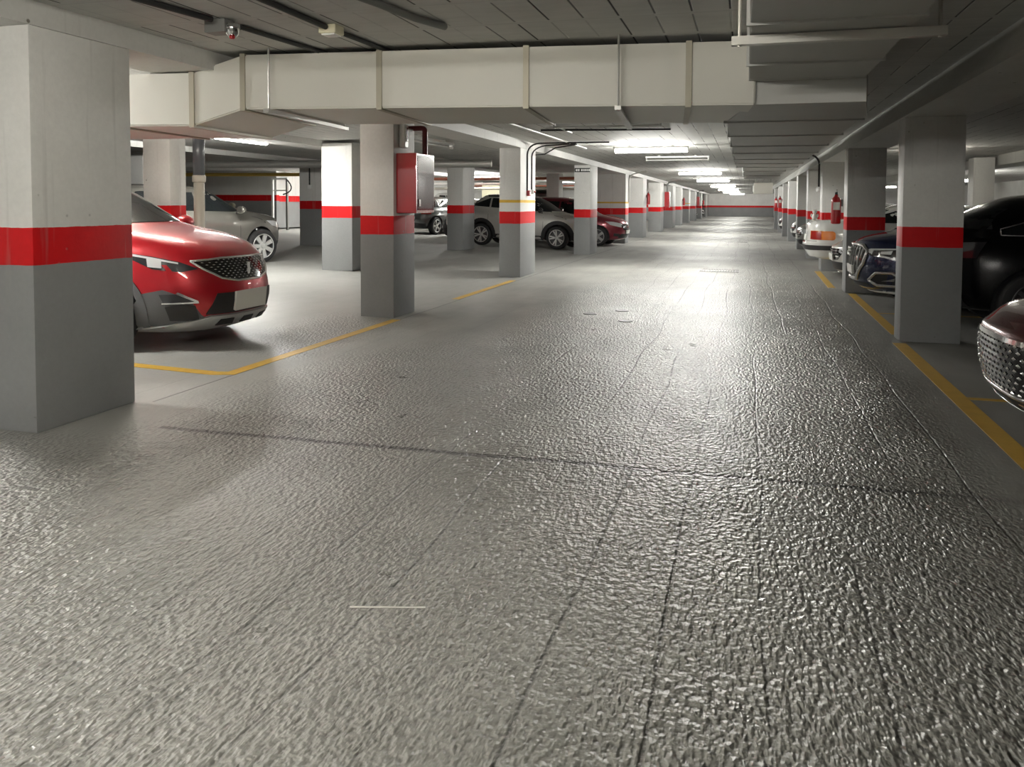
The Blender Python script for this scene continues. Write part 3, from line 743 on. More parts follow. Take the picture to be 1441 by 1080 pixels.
class Car:
    def __init__(self, name, label, x, y, z, head, spec, mat, tilt=True):
        s = dict(L=4.4, W=1.84, H=1.6, zb=.22, hz=.92, cowl=1.06, cowlx=1.12, belt=1.03, kind='suv', mo=.07, wb=2.65, wr=.345, fo=.88, nf=3.6, nr=4.2, rr=.30)
        s.update(spec); self.s = s
        self.root = empty(name, (x, y, z))
        q = Quaternion((0, 0, 1), head)
        if tilt and x < -4.3:
            q = Vector((0, 0, 1)).rotation_difference(Vector((SLOPE, 0, 1)).normalized()) @ q
        self.root.rotation_mode = 'QUATERNION'; self.root.rotation_quaternion = q
        tag(self.root, label, 'car')
        self.mat = mat; self.nose = s['L'] / 2; self.tail = -s['L'] / 2
        self.axf = self.nose - s['fo']; self.axr = self.axf - s['wb']
        self.make_body()
    def rings(self):
        s = self.s; n, t, hw = self.nose, self.tail, s['W'] / 2
        zb, hz, cz, bz, H, cx = s['zb'], s['hz'], s['cowl'], s['belt'], s['H'], s['cowlx']
        nf, nr = s['nf'], s['nr']
        R = [ring(zb, zb, n - .34, t + .34, hw * .84, nf, nr),
             ring(zb + .03, zb + .05, n - .13, t + .15, hw * .945, nf, nr),
             ring(zb + .16, zb + .16, n - .03, t + .05, hw * .985, nf, nr),
             ring(.56, .56, n, t, hw, nf, nr),
             ring(.70, .72, n - s.get('g1', .02), t + .02, hw * .998, nf, nr)]
        if s['kind'] == 'sedan':
            tz = s['trunkz']
            R += [ring(hz - .06, tz - .12, n - .06, t + .03, hw * .985, nf, nr),
                  ring(hz, tz - .03, n - .15, t + .06, hw * .95, nf, nr),
                  ring(lerp(hz, cz, .30) + .02, tz, n - .30, t + .13, hw * .915, nf, nr),
                  ring(lerp(hz, cz, .70) + .025, tz + .015, n - .3 - .55 * (cx - .3), t + .35, hw * .895, nf, nr),
                  ring(cz, tz + .03, n - cx, t + s['trunkl'], hw * .87, nf, nr),
                  ring(lerp(cz, H, .5), lerp(tz, H, .5) + .01, n - cx - .42, t + s['trunkl'] + .33, hw * .77, 4, 4),
                  ring(H - .075, H - .075, n - cx - .80, t + s['trunkl'] + .62, hw * .655, 4, 4),
                  ring(H - .015, H - .02, n - cx - .98, t + s['trunkl'] + .78, hw * .53, 3.5, 3.5),
                  ring(H, H - .005, n - cx - 1.2, t + s['trunkl'] + 1.0, hw * .28, 3, 3)]
        else:
            rr = s['rr']
            R += [ring(hz - .10, bz - .22, n - s.get('g2', .05), t + .02, hw * .99, nf, nr),
                  ring(hz - .02, bz - .08, n - s.get('g3', .12), t + .05, hw * .965, nf, nr),
                  ring(lerp(hz, cz, .22) + .01, bz - .01, n - s.get('g3', .12) - .13, t + .09, hw * .935, nf, nr),
                  ring(lerp(hz, cz, .66) + .03, bz + .015, n - .3 - .52 * (cx - .3), t + .12, hw * .905, nf, nr),
                  ring(cz, bz + .04, n - cx, t + .15, hw * .88, nf, nr),
                  ring(lerp(cz, H, .52), lerp(bz, H, .5), n - cx - .42, t + .15 + rr * .45, hw * .785, 4, 4.5),
                  ring(H - .085, H - .12, n - cx - .80, t + .16 + rr, hw * .675, 4, 4),
                  ring(H - .018, H - .05, n - cx - 1.0, t + .24 + rr, hw * .55, 3.5, 3.5),
                  ring(H, H - .02, n - cx - 1.3, t + .55 + rr, hw * .28, 3, 3)]
        return R
    def make_body(self):
        s = self.s; bm = bmesh.new()
        R = self.rings()
        V = [[bm.verts.new(p) for p in r] for r in R]; n = len(V[0])
        for A, B in zip(V, V[1:]):
            for k in range(n): bm.faces.new((A[k], A[(k + 1) % n], B[(k + 1) % n], B[k]))
        bm.faces.new(V[0][::-1])
        top = V[-1]; c = bm.verts.new(sum((v.co for v in top), Vector()) / n)
        for k in range(n): bm.faces.new((top[k], top[(k + 1) % n], c))
        bmesh.ops.recalc_face_normals(bm, faces=bm.faces)
        me = bpy.data.meshes.new('b'); bm.to_mesh(me); bm.free()
        o = bpy.data.objects.new('b', me); COL.objects.link(o)
        sm = o.modifiers.new('s', 'SUBSURF'); sm.levels = sm.render_levels = 1
        dg = bpy.context.evaluated_depsgraph_get()
        m1 = bpy.data.meshes.new_from_object(o.evaluated_get(dg))
        bb = bmesh.new(); bb.from_mesh(m1); self.bvh = BVHTree.FromBMesh(bb); bb.free()
        # wheel wells
        o.modifiers.clear(); o.data = m1; m1.materials.append(self.mat); m1.materials.append(M['black'])
        cb = bmesh.new()
        for ax in (self.axf, self.axr):
            for sd in (-1, 1):
                r = bmesh.ops.create_cone(cb, cap_ends=True, segments=40, radius1=s['wr'] + .055, radius2=s['wr'] + .055, depth=.42)
                bmesh.ops.transform(cb, verts=r['verts'], matrix=Matrix.Translation((ax, sd * (s['W'] / 2 - .08), s['wr'] + .005)) @ Matrix.Rotation(PI / 2, 4, 'X'))
        cm = bpy.data.meshes.new('c'); cb.to_mesh(cm); cb.free(); cm.materials.append(M['black'])
        co = bpy.data.objects.new('c', cm); COL.objects.link(co)
        bo = o.modifiers.new('w', 'BOOLEAN'); bo.object = co; bo.operation = 'DIFFERENCE'; bo.solver = 'EXACT'; bo.material_mode = 'TRANSFER'
        dg = bpy.context.evaluated_depsgraph_get()
        m2 = bpy.data.meshes.new_from_object(o.evaluated_get(dg)); m2.name = 'car_body'
        bpy.data.objects.remove(o); bpy.data.objects.remove(co)
        self.body = link('body', m2, self.root); autosmooth(self.body, 40)
        # make sure the slots are right: paint first
        while len(m2.materials) < 2: m2.materials.append(M['black'])
    # --- pieces laid on the body surface
    def patch(self, name, d, pts, mat, off=.006, step=.06, th=.012, parent=None, flat=False):
        d = Vector(d).normalized(); up = Vector((0, 0, 1)) if abs(d.z) < .9 else Vector((1, 0, 0))
        ua = d.cross(up).normalized(); va = ua.cross(d)
        P = [(Vector(p).dot(ua), Vector(p).dot(va)) for p in pts]
        B = []
        for (a, b) in zip(P, P[1:] + P[:1]):
            L = math.hypot(b[0] - a[0], b[1] - a[1]); k = max(1, int(math.ceil(L / step)))
            for i in range(k): B.append(Vector((lerp(a[0], b[0], i / k), lerp(a[1], b[1], i / k))))
        def inside(p):
            c = False; j = len(P) - 1
            for i in range(len(P)):
                if (P[i][1] > p[1]) != (P[j][1] > p[1]) and p[0] < (P[j][0] - P[i][0]) * (p[1] - P[i][1]) / (P[j][1] - P[i][1]) + P[i][0]: c = not c
                j = i
            return c
        x0 = min(p[0] for p in P); x1 = max(p[0] for p in P); y0 = min(p[1] for p in P); y1 = max(p[1] for p in P)
        nb = len(B); I = []
        i = 1
        while x0 + i * step < x1:
            j = 1
            while y0 + j * step < y1:
                q = Vector((x0 + i * step, y0 + j * step))
                if inside(q) and min((q - b_).length for b_ in B) > step * .45: I.append(q)
                j += 1
            i += 1
        vv, ee, ff, *_ = delaunay_2d_cdt(B + I, [(k, (k + 1) % nb) for k in range(nb)], [list(range(nb))], 1, 1e-6)
        bm = bmesh.new(); vs = []; ns = []
        for q in vv:
            o_ = ua * q.x + va * q.y - d * 6
            h = self.bvh.ray_cast(o_, d)
            if h[0] is None or h[1].dot(d) > .05:
                base = ua * q.x + va * q.y + d * (self.ref_depth if h[0] is None else (h[0].dot(d)))
                h = self.bvh.find_nearest(base)
            nn = h[1] if h[1].dot(d) < 0 else -h[1]
            vs.append(bm.verts.new(h[0] + nn * off)); ns.append(nn)
        if flat:
            c = sum((v.co for v in vs), Vector()) / len(vs); na = sum(ns, Vector()).normalized()
            mx = max((v.co - c).dot(na) for v in vs)
            for v in vs: v.co -= na * ((v.co - c).dot(na) - mx * .6)
        for fc in ff:
            try: bm.faces.new([vs[k] for k in fc])
            except ValueError: pass
        bmesh.ops.recalc_face_normals(bm, faces=bm.faces)
        bm.normal_update()
        if bm.faces:
            if sum((fc.normal.dot(d) * fc.calc_area() for fc in bm.faces)) > 0: bmesh.ops.reverse_faces(bm, faces=bm.faces)
        nm = {v: n_ for v, n_ in zip(vs, ns)}
        be = [e for e in bm.edges if len(e.link_faces) == 1]
        r = bmesh.ops.extrude_edge_only(bm, edges=be)
        for v in [g for g in r['geom'] if isinstance(g, bmesh.types.BMVert)]:
            src = min(vs, key=lambda w_: (w_.co - v.co).length_squared)
            v.co -= nm[src] * (th)
        me = bpy.data.meshes.new(name); bm.to_mesh(me); bm.free(); me.materials.append(mat)
        o = link(name, me, parent or self.root); autosmooth(o, 40); return o
    ref_depth = -2.0
    def both(self, name, d, pts, mat, **k):
        a = self.patch(name, d, pts, mat, **k)
        b_ = self.patch(name, (d[0], -d[1], d[2]), [(x, -y, z) for x, y, z in pts], mat, **k)
        return a, b_
    def front(self, name, yz, mat, **k): return self.patch(name, (-1, 0, 0), [(0, y, z) for y, z in yz], mat, **k)
    def rear(self, name, yz, mat, **k): return self.patch(name, (1, 0, 0), [(0, y, z) for y, z in yz], mat, **k)
    def side(self, name, xz, mat, **k): return self.both(name, (0, -1, 0), [(x, 0, z) for x, z in xz], mat, **k)
    def corner(self, name, pts, mat, ang=45, **k):
        a = rad(ang); return self.both(name, (-math.cos(a), -math.sin(a), 0), pts, mat, **k)
    def studs(self, name, yz, mat, dy, dz, w, h, parent, off=.014, skew=0.):
        """small bright pieces spread over a grille: one mesh, the grille's surface pattern"""
        bm = bmesh.new()
        def inside(p):
            c = False; j = len(yz) - 1
            for i in range(len(yz)):
                if (yz[i][1] > p[1]) != (yz[j][1] > p[1]) and p[0] < (yz[j][0] - yz[i][0]) * (p[1] - yz[i][1]) / (yz[j][1] - yz[i][1]) + yz[i][0]: c = not c
                j = i
            return c
        y0 = min(p[0] for p in yz); y1 = max(p[0] for p in yz); z0 = min(p[1] for p in yz); z1 = max(p[1] for p in yz)
        row = 0; z = z0 + dz * .5
        while z < z1:
            y = -dy * 60 + (dy / 2 if row % 2 else 0)
            while y < y1:
                if y > y0 and all(inside((y + a, z + b_)) for a, b_ in ((w, 0), (-w, 0), (0, h), (0, -h))):
                    q = []
                    for a, b_ in ((-w, 0), (0, -h), (w, 0), (0, h)):
                        hh = self.bvh.ray_cast(Vector((6, y + a + skew * b_, z + b_)), Vector((-1, 0, 0)))
                        if hh[0]: q.append(bm.verts.new(hh[0] + Vector((off, 0, 0))))
                    if len(q) == 4:
                        hh = self.bvh.ray_cast(Vector((6, y, z)), Vector((-1, 0, 0)))
                        c = bm.verts.new(hh[0] + Vector((off + min(w, h) * .7, 0, 0)))
                        for k in range(4): bm.faces.new((q[k], q[(k + 1) % 4], c))
                y += dy
            z += dz; row += 1
        me = bpy.data.meshes.new(name); bm.to_mesh(me); bm.free(); me.materials.append(mat)
        return link(name, me, parent)
    def bar(self, name, pts, r, mat, parent=None):
        bb = MB(); bb.tube(pts, r, 8); return bb.build(name, mat, parent or self.root, True)
    def outline(self, name, d, pts, r, mat, parent=None, off=.006, closed=True):
        """a raised rim following the body surface"""
        d = Vector(d).normalized(); up = Vector((0, 0, 1)); ua = d.cross(up).normalized(); va = ua.cross(d)
        P = [Vector((Vector(p).dot(ua), Vector(p).dot(va))) for p in pts]; out = []
        seq = list(zip(P, P[1:] + P[:1])) if closed else list(zip(P, P[1:]))
        for a, b_ in seq:
            k = max(1, int((b_ - a).length / .06))
            for i in range(k):
                q = a.lerp(b_, i / k); h = self.bvh.ray_cast(ua * q.x + va * q.y - d * 6, d)
                if h[0]: out.append(h[0] + h[1] * off)
        if not closed:
            q = P[-1]; h = self.bvh.ray_cast(ua * q.x + va * q.y - d * 6, d)
            if h[0]: out.append(h[0] + h[1] * off)
        else: out.append(out[0])
        bb = MB(); bb.tube(out, r, 6); return bb.build(name, mat, parent or self.root, True)
    # --- standard equipment
    def wheels(self, spokes=5, twin=True, rim=None, dark=None, hubcap=True):
        s = self.s; R = s['wr']; first = None
        rim = rim or M['rim']
        for ax in (self.axf, self.axr):
            for sd in (-1, 1):
                loc = (ax, sd * (s['W'] / 2 - .025), R)
                if first is None:
                    # profile around Y axis: outer face toward +y
                    bb = MB(); w = .215; k = R * .70
                    prof = [(k, 0.0), (k + .012, .004), (R - .05, .004), (R - .018, -.006), (R, -.035), (R, -w + .035), (R - .018, -w + .006), (k, -w), (k - .01, -w * .5)]
                    bb.lathe(prof, 40, Matrix.Rotation(-PI / 2, 4, 'X'), close=True)
                    t = bb.build('wheel', M['tyre'], self.root, True); autosmooth(t, 40)
                    t.location = loc
                    bb = MB(); bb.lathe([(.0, -.075), (k * .9, -.085), (k - .004, -.02), (k + .002, .002), (k - .012, .004), (k - .02, -.02), (k * .88, -.078), (.03, -.07)], 40, Matrix.Rotation(-PI / 2, 4, 'X'))
                    ds = bb.build('rim', dark or M['rimdark'], t, True); autosmooth(ds, 30)
                    for q in range(spokes):
                        bb = MB(); a0 = 2 * PI * q / spokes
                        for da in ((-.16, .16) if twin else (0,)):
                            a1 = a0 + da * 1.15; ra, rb = .045, k - .008
                            wa, wbk = (.016, .022) if twin else (.036, .046)
                            def P(r_, ang, y): return (r_ * math.cos(ang), y, r_ * math.sin(ang))
                            p0 = Vector(P(ra, a0 + da * .6, 0)); p1 = Vector(P(rb, a1, 0)); dv = (p1 - p0).normalized(); nv = Vector((-dv.z, 0, dv.x))
                            v = [p0 - nv * wa, p1 - nv * wbk, p1 + nv * wbk, p0 + nv * wa]
                            lo = [Vector((q_.x, y_, q_.z)) for q_, y_ in zip(v, (-.05, -.03, -.03, -.05))]
                            hi = [Vector((q_.x, y_, q_.z)) for q_, y_ in zip(v, (-.012, -.004, -.004, -.012))]
                            bb.hexa(lo + hi)
                        bb.build('spoke', rim, t)
                    bb = MB(); bb.lathe([(.052, -.06), (.052, -.012), (.04, -.002), (.012, .0)], 18, Matrix.Rotation(-PI / 2, 4, 'X')); bb.build('hub_cap', rim, t, True)
                    bb = MB(); bb.lathe([(k - .004, -.012), (k + .008, -.002), (k + .010, .006), (k - .012, .004)], 40, Matrix.Rotation(-PI / 2, 4, 'X'), close=True); bb.build('rim_lip', rim, t, True)
                    first = t
                    if sd < 0: t.rotation_euler.z = PI
                else:
                    t = first.copy(); COL.objects.link(t); t.location = loc; t.rotation_euler.z = PI if sd < 0 else 0
                    t.rotation_euler.y = random.random() * 2
                    for ch in first.children:
                        c = ch.copy(); COL.objects.link(c); c.parent = t
    def glasshouse(self, quarter=True, pillars=None):
        s = self.s; n, t, hw = self.nose, self.tail, s['W'] / 2; cx, cz, H, bz = s['cowlx'], s['cowl'], s['H'], s['belt']
        ytop, ybot = hw * .60, hw * .785
        zt, zb = H - .115, cz + .045
        self.front('windscreen', [(-ybot, zb), (ybot, zb), (ytop, zt), (hw * .3, zt + .025), (-hw * .3, zt + .025), (-ytop, zt)], M['glass'], step=.09)
        if s['kind'] == 'sedan':
            tz = s['trunkz']; self.rear('rear_window', [(-ybot * .95, tz + .08), (ybot * .95, tz + .08), (ytop * .98, H - .13), (-ytop * .98, H - .13)], M['glass'], step=.09)
            xe0, xe1 = t + s['trunkl'] + .05, t + s['trunkl'] + .62
        else:
            self.rear('rear_window', [(-ybot * .92, bz + .12), (ybot * .92, bz + .12), (ytop * 1.0, H - .17), (-ytop * 1.0, H - .17)], M['glass'], step=.09)
            xe0, xe1 = t + .30 + s.get('dl', .12), t + .42 + s['rr'] + s.get('dl', .12)
        xa0, xa1 = n - cx - .10, n - cx - .86
        zl = lambda x: bz + .045 + s.get('kick', .03) * (xa0 - x) / 2.2
        ztop = H - .155
        zu = lambda x: min(ztop, lerp(zl(xa0) + .01, ztop, (xa0 - x) / (xa0 - xa1))) if x > xa1 else (ztop if x > xe1 else lerp(zl(xe0) + .05, ztop - .01, (x - xe0) / (xe1 - xe0)))
        xs = pillars or [xa0, n - cx - 1.22, n - cx - 2.12, xe0]
        names = ['front_side_window', 'rear_side_window', 'quarter_window', 'quarter_window']
        for k in range(len(xs) - 1):
            x1, x0 = xs[k] - (.03 if k else 0), xs[k + 1] + (.03 if k < len(xs) - 2 else 0)
            m_ = 8; g = [lerp(x1, x0, i / m_) for i in range(m_ + 1)]
            g = sorted(set(g + [c for c in (xa1, xe1) if x0 < c < x1]), reverse=True)
            self.side(names[k], [(x, zl(x)) for x in g] + [(x, zu(x)) for x in g[::-1]], M['glass'], step=.10)
        self.zl, self.zu, self.xa0, self.xe0 = zl, zu, xa0, xe0
    def mirrors(self, mat=None):
        s = self.s
        x = self.nose - s['cowlx'] - .34; z = s['belt'] + .09
        for sd in (-1, 1):
            y = sd * (s['W'] / 2 + s.get('mo', .07))
            bm = bmesh.new(); bmesh.ops.create_uvsphere(bm, u_segments=18, v_segments=12, radius=1)
            bmesh.ops.transform(bm, matrix=Matrix.Translation((x, y, z)) @ Matrix.Diagonal((.085, .13, .085, 1)), verts=bm.verts)
            for v in bm.verts:
                if v.co.x < x - .045: v.co.x = x - .045
            me = bpy.data.meshes.new('mirror'); bm.to_mesh(me); bm.free(); me.materials.append(mat or self.mat)
            o = link('mirror', me, self.root); autosmooth(o, 40)
            bb = MB(); bb.tube([(x, sd * (s['W'] / 2 - .09), z - .07), (x, y, z - .04)], .025, 8); bb.build('mirror_stalk', M['black'], o)
    def doors(self, lower=True):
        s = self.s; n = self.nose; cx = s['cowlx']; z0 = s['zb'] + .14
        xs = [n - cx - .28, n - cx - 1.27, n - cx - 2.15]
        zt = s['belt'] + .02
        for k in range(3):
            x = xs[k]; lo = z0 if k < 2 else max(z0, s['wr'] * 2 - .05)
            self.side('door_gap', [(x - .004, lo), (x + .004, lo), (x + .004, zt), (x - .004, zt)], M['black'], step=.15, off=.0025, th=.006)
        for k in range(2):
            x = xs[k + 1] + .17
            self.side('door_handle', [(x - .10, zt - .17), (x + .10, zt - .17), (x + .10, zt - .14), (x - .10, zt - .14)], self.mat if not s.get('chrome_handles') else M['chrome'], off=.028, th=.03)
    def arches(self, mat=None, w=.065, sill=True):
        s = self.s; mat = mat or M['black']; r0 = s['wr'] + .05
        for ax in (self.axf, self.axr):
            P = []
            zc = s['wr'] + .005
            a0 = math.asin(max(-1, min(1, (s['zb'] + .04 - zc) / (r0 + w))))
            seq = [lerp(a0, PI - a0, k / 18) for k in range(19)]
            P = [(ax + (r0 + w) * math.cos(a), zc + (r0 + w) * math.sin(a)) for a in seq] + [(ax + r0 * math.cos(a), zc + r0 * math.sin(a)) for a in seq[::-1]]
            self.side('wheel_arch', P, mat, step=.08, off=.012, th=.02)
        if sill:
            xa, xb = self.axf - r0 - w * .6, self.axr + r0 + w * .6
            self.side('sill', [(xa, s['zb'] + .035), (xa, s['zb'] + .16), (xb, s['zb'] + .16), (xb, s['zb'] + .035)], mat, step=.12, off=.012, th=.02)
    def front_plate(self, z, w=.52, h=.115, y=0):
        self.front('number_plate', [(y - w / 2, z - h / 2), (y + w / 2, z - h / 2), (y + w / 2, z + h / 2), (y - w / 2, z + h / 2)], M['plate'], off=.02, th=.03, flat=True)
    def rear_plate(self, z, w=.52, h=.115):
        self.rear('number_plate', [(-w / 2, z - h / 2), (w / 2, z - h / 2), (w / 2, z + h / 2), (-w / 2, z + h / 2)], M['plate'], off=.02, th=.03, flat=True)
    def bonnet_gap(self):
        s = self.s; n = self.nose; hw = s['W'] / 2
        for sd in (1, -1):
            self.patch('bonnet_gap', (0, 0, -1), [(n - .58, sd * hw * .82, 2), (n - .58, sd * (hw * .82 + .007), 2), (n - s['cowlx'] + .05, sd * (hw * .86 + .007), 2), (n - s['cowlx'] + .05, sd * hw * .86, 2)], M['black'], step=.15, off=.002, th=.005)
    def generic_front(self, grille=True, plate=True, lights='clear', gz=None, drl=True):
        s = self.s; n = self.nose; hw = s['W'] / 2; hz = s['hz']
        lm = M['lampclear'] if lights == 'clear' else M['lampdark']
        self.corner('headlight', [(n - .06, hw * .50, hz - .20), (n - .10, hw * .62, hz - .25), (n - .30, hw * .97, hz - .17), (n - .48, hw, hz - .06), (n - .25, hw * .86, hz - .07), (n - .08, hw * .52, hz - .13)], lm, ang=42, off=.008)
        g = [(-.42, hz - .14), (-.48, hz - .20), (-.36, hz - .34), (.36, hz - .34), (.48, hz - .20), (.42, hz - .14)]
        if grille:
            o = self.front('grille', g, M['trimblack'], off=.008)
            for k in range(3):
                z = hz - .18 - k * .05
                self.front('grille_bar', [(-.40, z - .008), (.40, z - .008), (.40, z + .008), (-.40, z + .008)], M['chrome'], off=.014, parent=o)
        self.front('lower_intake', [(-.52, s['zb'] + .10), (.52, s['zb'] + .10), (.46, s['zb'] + .24), (-.46, s['zb'] + .24)], M['black'], off=.008)
        self.corner('fog_light', [(n - .05, hw * .66, s['zb'] + .14), (n - .16, hw * .88, s['zb'] + .16), (n - .16, hw * .88, s['zb'] + .26), (n - .05, hw * .66, s['zb'] + .24)], M['black'], ang=35, off=.008)
        if plate: self.front_plate(s['zb'] + .31)
    def generic_rear(self, lights=None):
        s = self.s; t = self.tail; hw = s['W'] / 2; bz = s['belt']
        a = rad(140)
        pts = [(t + .05, hw * .58, bz - .20), (t + .25, hw * .99, bz - .20), (t + .32, hw, bz - .02), (t + .10, hw * .62, bz - .04)]
        self.both('tail_light', (math.cos(rad(40)), -math.sin(rad(40)), 0), pts, lights or M['lampred'], off=.008)
        self.rear('rear_bumper', [(-hw * .7, s['zb'] + .07), (hw * .7, s['zb'] + .07), (hw * .74, s['zb'] + .24), (-hw * .74, s['zb'] + .24)], M['black'], off=.01)
        self.rear_plate(bz - .36)

P_RED = paint('vivid_red_paint', (.42, .005, .014), .3)
P_SILV = paint('warm_grey_metallic', (.30, .295, .275), .65, .35)
P_SIL2 = paint('bright_silver_metallic', (.60, .59, .56), .5, .32)
P_BLK = simple('black_paint', (.003, .003, .0035), .2, spec=.22)
P_NAVY = paint('navy_paint', (.008, .014, .055), .35, .25)
P_MAR = paint('maroon_paint', (.085, .010, .010), .45, .25)
P_WINE = paint('wine_red_paint', (.20, .008, .022), .3, .3)
P_WHITE = paint('white_paint', (.74, .74, .71), .0, .3)
P_BEIGE = paint('beige_metallic', (.42, .38, .30), .4, .35)
P_TAUPE = paint('dark_taupe_metallic', (.165, .158, .14), .6, .35)
P_GREY = paint('dark_grey_metallic', (.10, .105, .105), .6, .3)

def torus(bb, c, R, r, nx, seg=20):
    ax = Vector(nx).normalized(); a = ax.orthogonal().normalized(); b_ = ax.cross(a)
    pts = [Vector(c) + (a * math.cos(2 * PI * k / seg) + b_ * math.sin(2 * PI * k / seg)) * R for k in range(seg + 1)]
    bb.tube(pts, r, 6, cap=False)

# --- red SUV --------------------------------------------------------
c = Car('suv', 'red SUV with chrome-edged studded grille, bonnet emerging from behind the nearest left pillar', -7.05, 7.0, fz(-7.0), 0, dict(L=4.55, W=1.86, H=1.65, zb=.18, hz=1.0, cowl=1.15, cowlx=1.16, belt=1.07, g1=.05, g2=.12, g3=.22, nf=3.1, fo=1.06, mo=-.06), P_RED)
n, hw = c.nose, .93
c.wheels(5, True); c.glasshouse(); c.mirrors(); c.doors(); c.arches(M['cladding'])
gp = [(-.57, .865), (-.50, .79), (-.36, .70), (-.18, .665), (.18, .665), (.36, .70), (.50, .79), (.57, .865), (.30, .885), (-.30, .885)]
g = c.front('grille', gp, M['trimblack'], off=.006, step=.05)
c.studs('grille_studs', [(y * .95, z) for y, z in gp], M['chrome'], .062, .022, .015, .0045, g, off=.012)
c.outline('grille_frame', (-1, 0, 0), [(0, y, z) for y, z in gp], .013, M['chrome'], g, off=.008)
em = c.bvh.ray_cast(Vector((6, 0, .775)), Vector((-1, 0, 0)))[0]
bb = MB(); bb.prism([(-.012, -.055), (.02, -.055), (.03, -.01), (.018, .03), (.022, .055), (-.008, .065), (-.028, .03), (-.020, 0), (-.03, -.02)], 0, .012)
bmesh.ops.transform(bb.bm, verts=bb.bm.verts, matrix=Matrix.Translation(em + Vector((.022, 0, 0))) @ Matrix(((0, 0, 1, 0), (1, 0, 0, 0), (0, 1, 0, 0), (0, 0, 0, 1))))
bb.build('emblem', M['chrome'], g)
hl = [(n - .17, .585, .795), (n - .25, .72, .765), (n - .42, .88, .79), (n - .60, .925, .87), (n - .62, .925, .93), (n - .42, .86, .905), (n - .25, .73, .86)]
h = c.corner('headlight', hl, M['lampdark'], ang=40, off=.006)
c.corner('lamp_unit', [(n - .36, .83, .80), (n - .46, .89, .81), (n - .47, .89, .885), (n - .36, .83, .87)], M['lampclear'], ang=40, off=.012, parent=h[0])
c.corner('daylight_strip', [(n - .26, .735, .853), (n - .42, .865, .895), (n - .60, .925, .925), (n - .60, .925, .905), (n - .42, .865, .877), (n - .26, .735, .838)], M['lampclear'], ang=40, off=.013, parent=h[0])
c.corner('lamp_claw', [(n - .30, .77, .775), (n - .33, .80, .775), (n - .36, .83, .83), (n - .33, .80, .83)], P_RED, ang=40, off=.014, parent=h[0])
# grey lower corners with fog lamp and dark pocket
cl = [(n - .04, .50, .27), (n - .10, .60, .36), (n - .16, .70, .52), (n - .30, .86, .60), (n - .46, .93, .56), (n - .62, .93, .40), (n - .66, .93, .22), (n - .2, .75, .205)]
k = c.corner('bumper_corner', cl, M['cladding'], ang=36, off=.008)
for i_, sd in enumerate((1, -1)):
    A = rad(36); d = (-math.cos(A), -sd * math.sin(A), 0)
    c.patch('air_pocket', d, [(n - .12, sd * .60, .31), (n - .26, sd * .80, .31), (n - .30, sd * .83, .44), (n - .20, sd * .72, .475), (n - .14, sd * .64, .45)], M['black'], off=.014, parent=k[i_])
    c.patch('fog_light', d, [(n - .13, sd * .64, .485), (n - .31, sd * .84, .475), (n - .34, sd * .86, .555), (n - .24, sd * .77, .56)], M['lampdark'], off=.014, parent=k[i_])
    c.patch('chrome_edge', d, [(n - .12, sd * .62, .475), (n - .32, sd * .845, .465), (n - .32, sd * .845, .478), (n - .14, sd * .65, .49), (n - .24, sd * .775, .565), (n - .23, sd * .76, .58), (n - .12, sd * .63, .50)], M['chrome'], off=.018, parent=k[i_])
c.front('lower_grille', [(-.50, .36), (.50, .36), (.43, .56), (-.43, .56)], M['black'], off=.010)
sk = c.front('skid_plate', [(-.78, .205), (-.50, .20), (.50, .20), (.78, .205), (.64, .285), (.46, .35), (-.46, .35), (-.64, .285)], M['satin'], off=.028, th=.03)
for y0 in (-.38, -.09, .20):
    c.front('skid_slot', [(y0, .265), (y0 + .19, .265), (y0 + .17, .315), (y0 + .02, .315)], M['black'], off=.034, parent=sk)
c.front_plate(.475, .50, .185)
# --- grey hatchback -------------------------------------------------
def from_wheel(px, py, head, spec):
    L, W, fo = spec.get('L', 4.4), spec.get('W', 1.84), spec.get('fo', .88)
    fx, fy = math.cos(head), math.sin(head); rx, ry = fy, -fx
    ax, ay = px - rx * (W / 2 - .06), py - ry * (W / 2 - .06)
    return ax - fx * (L / 2 - fo), ay - fy * (L / 2 - fo)
sp = dict(L=4.35, W=1.82, H=1.62, hz=.96, cowl=1.10, cowlx=1.12, belt=1.04, zb=.20, fo=.84, wr=.36, nf=2.8)
hd = rad(69); x, y = from_wheel(-9.95, 15.0, hd, sp)
c = Car('hatchback', 'grey metallic hatchback seen side-on behind the red SUV', x, y, fz(x), hd, sp, P_TAUPE)
c.wheels(7, False); c.glasshouse(); c.mirrors(); c.doors(); c.generic_front(); c.bonnet_gap()
n = c.nose
c.side('side_repeater', [(n - 1.0, .70), (n - .97, .70), (n - .97, .735), (n - 1.0, .735)], M['lampclear'])
# --- beige car behind it ---------------------------------------------
sp = dict(L=4.2, W=1.78, H=1.52, hz=.90, cowl=1.04, cowlx=.95, belt=1.0, zb=.2, wr=.32, nf=3.0)
c = Car('hatchback', 'beige hatchback, only bonnet and windscreen showing behind the grey one', -15.1, 19.0, fz(-15.1), rad(76), sp, P_BEIGE)
c.wheels(5, False); c.glasshouse(); c.mirrors(); c.doors(); c.generic_front()
